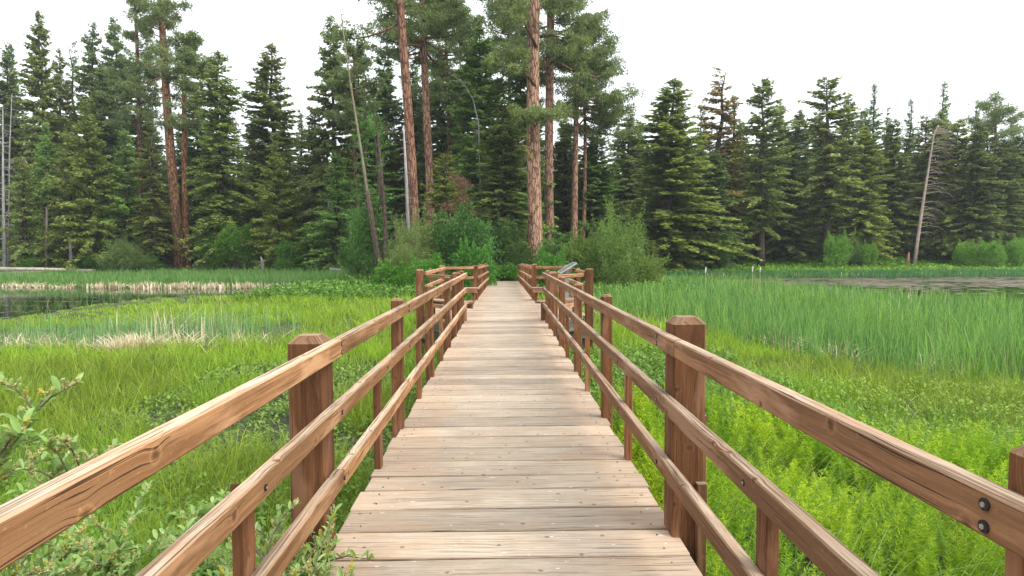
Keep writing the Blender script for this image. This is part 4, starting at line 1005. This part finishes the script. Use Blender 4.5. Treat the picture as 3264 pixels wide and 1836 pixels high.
# cattails
v = Veg()
def reeds(X, Y, hmin, hmax, ca, cb, wf=1.0, per=3, lean=.1, curve=.14):
    k = np.repeat(np.arange(len(X)), per); m = len(k); x = X[k] + rng.normal(0, .05, m) * (1 + Y[k] / 20); y = Y[k] + rng.normal(0, .08, m)
    z = np.maximum(ground(x, y), -1.0); hh = rng.uniform(hmin, hmax, m)
    wd = wf * np.maximum(.014, .0013 * y) * rng.uniform(.7, 1.3, m)
    col = grasscol(m, ca, cb)
    v.add(*blades(np.stack([x, y, z - .03], 1), hh, wd, rng.uniform(0, 6.28, m), np.abs(rng.normal(0, lean, m)), np.abs(rng.normal(0, curve, m)), col))
X, Y = scatter(60000, 8, 46, 1.05); d = poly_sd(PR, X, Y); keep = d > rng.exponential(.9, len(X)) - .3 ; keep &= rng.random(len(X)) < .75 + .3 * wiggle(X, Y, .8); cl_ = wiggle(X, Y, .45) > .1; k1, k2 = keep & cl_, keep & ~cl_
reeds(X[keep][::28], Y[keep][::28], .4, 1.0, (.35, .30, .14), (.6, .52, .3), .8, 2, lean=.3, curve=.3); reeds(X[k1], Y[k1], .42, 1.12, (.09, .21, .05), (.32, .54, .11), 1.1, lean=.16, curve=.18); reeds(X[k2], Y[k2], .4, .98, (.10, .23, .06), (.26, .48, .11), 1.1, lean=.13, curve=.16)
X, Y = scatter(30000, 14, 27, 1.1, -30, -5); d = poly_sd(PL, X, Y); keep = d > rng.uniform(0, 2.5, len(X)) - .2; keep &= rng.random(len(X)) < .42; far_ = X > -9.5
for kk_, h1_, h2_ in ((keep & far_, .45, 1.1), (keep & ~far_, .3, .72)): reeds(X[kk_], Y[kk_], h1_, h2_, (.14, .30, .10), (.32, .50, .18), .8)
X, Y = scatter(26000, 45, 60, 1.1, -75, -10); d = poly_sd(PF, X, Y); keep = d > rng.uniform(0, 1.5, len(X)) - .2; reeds(X[keep], Y[keep], .5, .95, (.14, .30, .08), (.26, .44, .13))
X, Y = scatter(9000, 56, 64, 1.0, 12, 70); reeds(X, Y, .4, .8, (.08, .22, .08), (.15, .30, .10))
v.build('cattails', M_GRASS, 'blue green cattail reeds standing in dense beds')
print('reeds verts', v.n)

# dead reeds
v = Veg()
def deadreeds(X, Y, hmin, hmax, per=6, fold=.5, wf=1.0):
    k = np.repeat(np.arange(len(X)), per); m = len(k); x = X[k] + rng.normal(0, .12, m); y = Y[k] + rng.normal(0, .12, m); z = np.maximum(ground(x, y), -.95)
    hh = rng.uniform(hmin, hmax, m) ; f = rng.random(m) < fold
    col = grasscol(m, (.52, .42, .27), (.85, .75, .55))
    wd = wf * np.maximum(.018, .0016 * y) * rng.uniform(.6, 1.3, m)
    v.add(*blades(np.stack([x, y, z - .03], 1), hh, wd, rng.uniform(0, 6.28, m), np.where(f, rng.uniform(.4, 1.4, m), rng.uniform(0, .15, m)), np.where(f, rng.uniform(.2, .9, m), .05), col))
def line(pts, n, sp=.3):
    pts = np.array(pts, float); nc = max(3, n // 6); cs_, ct_ = rng.integers(0, len(pts) - 1, nc), rng.random(nc); ci = rng.integers(0, nc, n); seg = cs_[ci]; t = np.clip(ct_[ci] + rng.normal(0, .03, n), 0, 1)
    p = pts[seg] * (1 - t)[:, None] + pts[seg + 1] * t[:, None] + rng.normal(0, sp, (n, 2)); return p[:, 0], p[:, 1]
deadreeds(*line([(-13, 16.5), (-11, 15.8), (-9, 15.2), (-7.2, 15.4), (-6.3, 16.6)], 80, .3), .15, .5, 9, .7)
deadreeds(*line([(-11, 17.5), (-7, 17)], 26, .6), .5, 1.1, 3, .15)
deadreeds(*line([(-9.6, 15.4), (-8.6, 15.2), (-7.6, 15.5)], 40, .15), .25, .6, 14, .75)
deadreeds(*line([(-32, 46.6), (-24, 45.6), (-18, 45.2), (-13.5, 45.4)], 220, .3), .25, .55, 5, .25, 1.3)
deadreeds(*line([(-60, 52), (-40, 50), (-32, 47)], 220, .4), .15, .4, 5, .6)
deadreeds(*line([(-15.5, 38), (-13, 39.2), (-11.2, 41)], 150, .4), .2, .6, 5, .4)
deadreeds(*line([(6.5, 15.6), (7.3, 13.4), (9.2, 11.2), (13, 9.6)], 70, .35), .15, .5, 7, .6)
deadreeds(*line([(5.4, 17.5), (4.0, 21), (3, 25)], 20, .5), .2, .5, 6, .5)
deadreeds(*line([(6, 8.5), (8, 7.4), (5, 10)], 12, .5), .15, .3, 7, .7)
deadreeds(*line([(14, 57.5), (30, 58.5), (60, 58)], 220, .3), .2, .5, 4, .4)
deadreeds(*line([(12, 20), (30, 24)], 30, 3), .6, 1.0, 2, .1)
v.build('dead_reeds', M_DRY, 'bleached tan dead reed stalks at the edges of the cattail beds')

# horsetail and broad leaves near the walk
v = Veg()
n = 9000; X = rng.uniform(.95, 9, n); Y = rng.uniform(.6, 8.6, n); d = poly_sd(PH, X, Y); ok = (d > rng.uniform(-.25, .35, n)) & not_walk(X, Y, .05) & (rng.random(n) < .8 + .5 * wiggle(X, Y, 1.6)); X, Y = X[ok], Y[ok]
per = 110; k = np.repeat(np.arange(len(X)), per); m = len(k); zt = rng.uniform(0, 1, m)
hgt = (rng.uniform(.3, .52, len(X)) * (1 + .28 * wiggle(X, Y, 1.1)))
lx, ly = rng.normal(0, .10, len(X)), rng.normal(0, .10, len(X))
gzb = ground(X, Y)
P = np.stack([X[k] + lx[k] * zt * hgt[k] * 2, Y[k] + ly[k] * zt * hgt[k] * 2, gzb[k] + (.10 + .9 * zt) * hgt[k]], 1)
az = rng.uniform(0, 6.28, m); D = unit(np.stack([np.cos(az), np.sin(az), rng.uniform(.2, .9, m)], 1)); Wv = unit(np.cross(D, rng.normal(0, 1, (m, 3))))
tn = np.clip(.5 + .45 * wiggle(X, Y, 2.1) + rng.normal(0, .2, len(X)), 0, 1)[k][:, None]; col = (np.array((.20, .37, .016)) * (1 - tn) + np.array((.47, .62, .035)) * tn) * rng.uniform(.8, 1.2, (m, 1))
V, C = kites(P, D, Wv, .0023 * np.ones(m) * np.maximum(1, P[:, 1] / 3), (.075 * (1.1 - .75 * zt)) * rng.uniform(.8, 1.3, m), col); v.addk(V, C)
# long arching blades among it
n = 900; x = rng.uniform(1.1, 5, n); y = rng.uniform(1.2, 6.5, n); v.add(*blades(np.stack([x, y, ground(x, y)], 1), rng.uniform(.5, .75, n), np.full(n, .006), rng.uniform(-.8, .8, n), rng.uniform(.1, .4, n), rng.uniform(.3, .9, n), grasscol(n, (.22, .36, .06), (.35, .48, .14)), 5))
n = 420; x = rng.uniform(1.05, 7, n); y = rng.uniform(1.0, 8, n); kk_ = np.repeat(np.arange(n), 9); m_n = len(kk_)
v.add(*blades(np.stack([x[kk_] + rng.normal(0, .04, m_n), y[kk_] + rng.normal(0, .04, m_n), ground(x[kk_], y[kk_])], 1), rng.uniform(.3, .62, m_n), np.full(m_n, .007), rng.uniform(0, 6.28, m_n), np.abs(rng.normal(0, .3, m_n)), np.abs(rng.normal(0, .4, m_n)), grasscol(m_n, (.09, .22, .03), (.24, .40, .08)), 4))
n = 260; x = rng.uniform(1.05, 8, n); y = rng.uniform(1.0, 9, n); v.add(*blades(np.stack([x, y, ground(x, y)], 1), rng.uniform(.3, .6, n), np.full(n, .006), rng.uniform(0, 6.28, n), rng.uniform(.0, .8, n), rng.uniform(.0, .6, n), grasscol(n, (.45, .38, .2), (.65, .58, .38)), 4))
v.build('horsetail', M_GRASS, 'feathery bright yellow green horsetail beside the right railing')
print('horsetail verts', v.n)

v = Veg()
def broad(X, Y, per, hmin, hmax, ca, cb, ll=.07, lw=.018):
    k = np.repeat(np.arange(len(X)), per); m = len(k); x = X[k] + rng.normal(0, .06, m); y = Y[k] + rng.normal(0, .06, m); z = ground(x, y) + rng.uniform(hmin, hmax, m)
    az = rng.uniform(0, 6.28, m); D = unit(np.stack([np.cos(az), np.sin(az), rng.uniform(-.1, 1.1, m)], 1)); Wv = unit(np.stack([-np.sin(az), np.cos(az), rng.normal(0, .4, m)], 1))
    s = np.maximum(1, y / 9); V, C = kites(np.stack([x, y, z], 1), D, Wv, lw * rng.uniform(.7, 1.3, m) * s, ll * rng.uniform(.7, 1.4, m) * s, grasscol(m, ca, cb)); v.addk(V, C)
X = rng.uniform(-5.4, -1.0, 1500); Y = rng.uniform(4.5, 12.5, 1500); ok = wiggle(X, Y) > -.6; broad(X[ok], Y[ok], 9, .0, .2, (.10, .18, .03), (.28, .42, .06))
X = rng.uniform(1.0, 4.6, 1500); Y = rng.uniform(7.5, 13.5, 1500); broad(X, Y, 9, .05, .3, (.11, .23, .03), (.22, .38, .05))
X = rng.uniform(3.5, 10, 1500); Y = rng.uniform(5, 10, 1500); ok = (poly_sd(PR, X, Y) < 0) & (poly_sd(PH, X, Y) < .3); broad(X[ok], Y[ok], 9, .05, .3, (.17, .30, .03), (.32, .46, .06), .06, .015)
X = rng.uniform(-5, -1.0, 1000); Y = rng.uniform(1.0, 6, 1000); broad(X, Y, 9, .0, .3, (.09, .20, .03), (.19, .34, .05), .06, .015)
X, Y = scatter(5000, 30, 44, .5); ok = (X > -13) & (X < 10) & (np.abs(X) > 1.1); broad(X[ok], Y[ok], 8, .0, .6, (.10, .22, .03), (.19, .36, .05), .05, .016)
X, Y = scatter(16000, 60, 82, .9, 9, 80); broad(X, Y, 7, .0, .55, (.16, .34, .03), (.27, .48, .045), .035, .012)
v.build('ground_plants', M_LEAF, 'broad leaved marsh plants filling the gaps between the grasses')

# floating pond plants
v = Veg()
def pads(X, Y, ca, cb, s0):
    m = len(X); n = 7; a_ = np.linspace(0, 2 * np.pi, n, endpoint=False); r = s0 * rng.uniform(.5, 1.3, m)
    V = np.stack([X[:, None] + np.cos(a_) * r[:, None] * 1.5, Y[:, None] + np.sin(a_) * r[:, None], np.full((m, n), WZ + .006) + rng.uniform(0, .004, m)[:, None]], -1).reshape(-1, 3)
    v.add(V, np.arange(m * n), np.full(m, n), np.repeat(grasscol(m, ca, cb), n, 0))
n = 14000; X = rng.uniform(11, 75, n); Y = rng.uniform(34, 60, n); pr = np.clip((Y - 36) / 12, .05, .98); ok = (poly_sd(RPOND, X, Y) > -.5) & (rng.random(n) < pr * (.65 + .5 * wiggle(X, Y, .3))); pads(X[ok], Y[ok], (.20, .17, .12), (.33, .29, .22), .24)
n = 2600; X = rng.uniform(11, 70, n); Y = rng.uniform(32, 46, n); ok = (poly_sd(RPOND, X, Y) > -.5) & (wiggle(X, Y, .6) > .1); pads(X[ok], Y[ok], (.20, .26, .08), (.33, .36, .16), .12)
n = 5000; X = rng.uniform(-50, -10, n); Y = rng.uniform(24, 50, n); ok = (poly_sd(LPOND, X, Y) > -.5) & (np.sin(Y * 2.1 + np.sin(X * .5)) > .55); pads(X[ok], Y[ok], (.10, .16, .06), (.25, .30, .16), .1)
v.build('pond_plants', M_LEAF, 'small floating leaves in streaks on the pond water')
v = Veg()
X = rng.uniform(-28, -12, 900); Y = rng.uniform(24, 40, 900); ok = (poly_sd(LPOND, X, Y) > -.5) & (wiggle(X, Y, .5) > .15)
reeds(X[ok], Y[ok], .25, .6, (.10, .2, .06), (.2, .3, .1), .7, 3, .3, .3)
v.build('water_grass', M_GRASS, 'thin grass blades poking out of the left pond')

# ------------------------------------------------------------------ near willow shrubs with catkins
M_STEM = plain('grey_twig_bark', (.20, .16, .13), .8, 0, .5, 30)
M_CATKIN = leafmat('catkin_fluff', .2, .9, .2, .05, False)
def willow_shrub(base, tips, label, leafn=66, leaf=.078, seed=1, cat_p=.5, lc=((.20, .36, .06), (.42, .56, .22))):
    r = np.random.default_rng(seed); root = tag(empty('willow_shrub', base), label, 'shrub')
    st = MB(); P, D, cks = [], [], []
    for (tx, ty, tz) in tips:
        p0 = Vector((r.normal(0, .1), r.normal(0, .1), 0)); p3 = Vector((tx, ty, tz)) - Vector(base)
        c1 = p0.lerp(p3, .35) + Vector((r.normal(0, .08), r.normal(0, .08), .22)); c2 = p0.lerp(p3, .72) + Vector((r.normal(0, .08), r.normal(0, .08), .18))
        pts = []
        for k in range(11):
            s = k / 10; a, b, c_, d = (1 - s) ** 3, 3 * s * (1 - s) ** 2, 3 * s * s * (1 - s), s ** 3
            pts.append(p0 * a + c1 * b + c2 * c_ + p3 * d)
        st.tube(pts, [.0055 * (1 - .8 * k / 10) + .0012 for k in range(11)], 5, cap=False)
        def along(pts_, n_, s0, sc):
            for i in range(n_):
                s = s0 + (1 - s0) * (i + r.random()) / n_; f = s * (len(pts_) - 1); i0 = min(len(pts_) - 2, int(f)); p = pts_[i0].lerp(pts_[i0 + 1], f - i0)
                t_ = (pts_[i0 + 1] - pts_[i0]).normalized(); a_ = i * 2.4 + r.normal(0, .3)
                q = Vector((math.cos(a_), math.sin(a_), .15)); dd = (t_ * .8 + q * .9 + Vector((0, 0, .35))).normalized(); P.append(p); D.append(tuple(dd))
                if r.random() < cat_p * .26: cks.append((p, (dd + Vector((0, 0, .3))).normalized()))
        along(pts, leafn, .12, 1)
        for b_ in range(9):
            f = r.uniform(4, 9.5); i0 = int(f); p = pts[i0].lerp(pts[min(10, i0 + 1)], f - i0)
            e = p + Vector((r.normal(0, .12), r.normal(0, .12), r.uniform(.02, .18))); sub = [p, p.lerp(e, .5) + Vector((0, 0, .02)), e]
            st.tube(sub, [.004, .003, .0015], 4, cap=False); along(sub, 15, .1, .8)
    st.build('stems', M_STEM, root, True)
    P = np.array([tuple(p) for p in P]); D = unit(np.array(D)); n = len(P)
    side = unit(np.cross(D, np.tile([0, 0, 1.], (n, 1)) + r.normal(0, .35, (n, 3)))); nrm = np.cross(side, D)
    Lg = leaf * r.uniform(.55, 1.3, n)[:, None]; w_ = Lg * .14
    # folded lance-shaped leaf: base, two side pairs, tip, midrib slightly sunk
    pts = [P, P + D * Lg * .3 + side * w_ + nrm * w_ * .35, P + D * Lg * .65 + side * w_ * .85 + nrm * w_ * .3 - np.array([0, 0, .04]) * Lg, P + D * Lg - np.array([0, 0, .22]) * Lg,
           P + D * Lg * .65 - side * w_ * .85 + nrm * w_ * .3 - np.array([0, 0, .04]) * Lg, P + D * Lg * .3 - side * w_ + nrm * w_ * .35, P + D * Lg * .48]
    V = np.stack(pts, 1).reshape(-1, 3); b = (np.arange(n) * 7)[:, None]
    loops = (b + np.array([0, 1, 2, 6, 6, 2, 3, 0, 6, 4, 5, 6, 3, 4])[None]); 
    loops = (b + np.array([0, 1, 2, 6, 2, 3, 6, 3, 4, 6, 4, 5, 0, 6])[None]).ravel(); totals = np.tile([4, 3, 3, 4], n)
    f = r.random((n, 1)); col = (np.array(lc[0]) * (1 - f) + np.array(lc[1]) * f) * r.uniform(.8, 1.2, (n, 1))
    lo = obj('leaves', npmesh('leaves', V, loops, totals, col=np.repeat(col, 7, 0)), M_LEAF, root); lo['kind'] = 'stuff'
    # catkins: short fuzzy spindles
    Vs, Cs = [], []
    for p, d in cks:
        p = np.array(tuple(p)); d = np.array(tuple(d)); m = 46; s = r.random(m); q = unit(r.normal(0, 1, (m, 3)))
        base_ = p + d * (s * .046)[:, None]; dd = unit(q + d * .3); cc = np.array((.62, .56, .26)) * r.uniform(.75, 1.15, (m, 1)) if r.random() < .8 else np.array((.62, .55, .12)) * r.uniform(.8, 1.1, (m, 1))
        Vk, Ck = kites(base_, dd, unit(np.cross(dd, r.normal(0, 1, (m, 3)))), np.full(m, .0034), .014 * np.sin(np.pi * (s * .85 + .1)) + .002, cc); Vs.append(Vk); Cs.append(Ck)
    if Vs:
        co = obj('catkins', kmesh('catkins', Vs, Cs), M_CATKIN, root); co['kind'] = 'stuff'
    return root
def tipset(cx, cy, sx_, sy_, z0, z1, n, seed):
    r = random.Random(seed); return [(cx + r.gauss(0, sx_), cy + r.gauss(0, sy_), r.uniform(z0, z1)) for _ in range(n)]
willow_shrub((-1.75, 2.1, -.8), tipset(-1.75, 2.15, .42, .4, -.45, .05, 38, 1), 'leafy willow shrub with yellow catkins under the left railing', seed=11, cat_p=1.0)
willow_shrub((-2.6, 2.5, -.8), tipset(-2.75, 2.6, .5, .5, -.4, .1, 38, 2), 'leafy willow shrub at the lower left corner behind the railing', seed=12, cat_p=.8)
willow_shrub((-2.1, 3.3, -.8), tipset(-2.2, 3.4, .5, .4, -.55, -.15, 30, 3), 'sparser willow shrub left of the thick near post', seed=13, cat_p=.4)
willow_shrub((-1.35, 2.9, -.8), tipset(-1.35, 2.95, .25, .35, -.55, -.15, 24, 6), 'low willow shrub hugging the foot of the thick left post', seed=16, cat_p=.5)
willow_shrub((-1.3, 1.7, -.8), tipset(-1.35, 1.75, .22, .3, -.5, -.1, 24, 7), 'willow shrub below the lowest left rail at the bottom of the photo', seed=17, cat_p=.9)
willow_shrub((-2.5, 2.0, -.8), [(-1.72, 2.35, .98), (-1.95, 2.3, .82), (-2.0, 2.5, .72), (-1.9, 2.2, .55), (-2.1, 2.4, 1.05), (-1.55, 2.35, .75), (-1.62, 2.5, .6), (-1.7, 2.2, .45), (-1.85, 2.6, .35), (-1.75, 2.3, .88)], 'tall willow shoots with fluffy catkins reaching in at the left edge', seed=14, cat_p=.9, leafn=64, leaf=.07)
willow_shrub((-1.25, 2.6, -.8), [(-.88, 2.75, .12), (-.86, 2.5, -.02), (-.93, 2.9, .18), (-1.0, 2.7, .32), (-.9, 2.35, -.05), (-1.1, 2.5, .1), (-1.05, 2.9, .0)], 'twiggy willow sprig poking through the left railing onto the deck edge', seed=15, cat_p=.5, leafn=40, leaf=.055)
willow_shrub((-1.1, 2.35, -.8), [(-.80, 2.6, .06), (-.84, 2.4, .0), (-.88, 2.75, .05), (-.78, 2.8, .03), (-.9, 2.3, .06), (-.86, 2.95, .1), (-.95, 2.5, .12), (-.82, 2.68, .14)], 'leafy willow tip lying over the deck edge at the bottom of the photo', seed=18, cat_p=.4, leafn=40, leaf=.055)
# ------------------------------------------------------------------ thin even air haze round the whole place
HZ = ((-710, -410, -4), (710, 810, 60))
mh, nt = newmat('haze_air'); o = N(nt, 'ShaderNodeOutputMaterial'); pv = N(nt, 'ShaderNodeVolumePrincipled')
pv.inputs['Color'].default_value = (.86, .93, 1, 1); pv.inputs['Density'].default_value = .00045; pv.inputs['Anisotropy'].default_value = .2
nt.links.new(pv.outputs[0], o.inputs['Volume'])
(xa, ya, za), (xb, yb, zb_) = HZ
hv = [(xa, ya, za), (xb, ya, za), (xb, yb, za), (xa, yb, za), (xa, ya, zb_), (xb, ya, zb_), (xb, yb, zb_), (xa, yb, zb_)]
tag(obj('haze', npmesh('haze', hv, [0, 3, 2, 1, 4, 5, 6, 7, 0, 1, 5, 4, 1, 2, 6, 5, 2, 3, 7, 6, 3, 0, 4, 7], [4] * 6), mh), 'thin even veil of air in front of the forest', None, None, 'stuff')
S.cycles.volume_bounces = 0
for i_, (xd_, yd_, Y_, lab_) in enumerate([(553, 736, 18.5, 'tall dead cattail stalk with a white fluffy head left of the railing'), (1775, 686, 25, 'pale cattail seed head nearest the willow on the right'),
        (1893, 683, 27, 'left one of two close cattail seed heads on the right'), (1912, 684, 27.5, 'right one of two close cattail seed heads on the right'), (508, 845, 15.6, 'bent dead cattail stalk among the tan clump')]):
    t_ = at(xd_, yd_, Y_); zb = gz(t_.x, Y_); rt = tag(empty('cattail', (t_.x, Y_, zb)), lab_, 'cattail'); h_ = t_.z - zb
    m_ = MB(); m_.tube([(0, 0, -.1), (.02, 0, h_ * .5), (.0, .01, h_)], [.012, .010, .007], 5); m_.build('stalk', M_DEADSTALK, rt)
    if i_ < 4:
        m_ = MB(); m_.tube([(0, 0, h_ - .02), (0, 0, h_ + .03), (.01, 0, h_ + .12), (.01, 0, h_ + .2), (0, 0, h_ + .24)], [.01, .022, .028, .022, .008], 8, wob=.25); m_.build('seed_head', M_FLUFF, rt)
print('done')
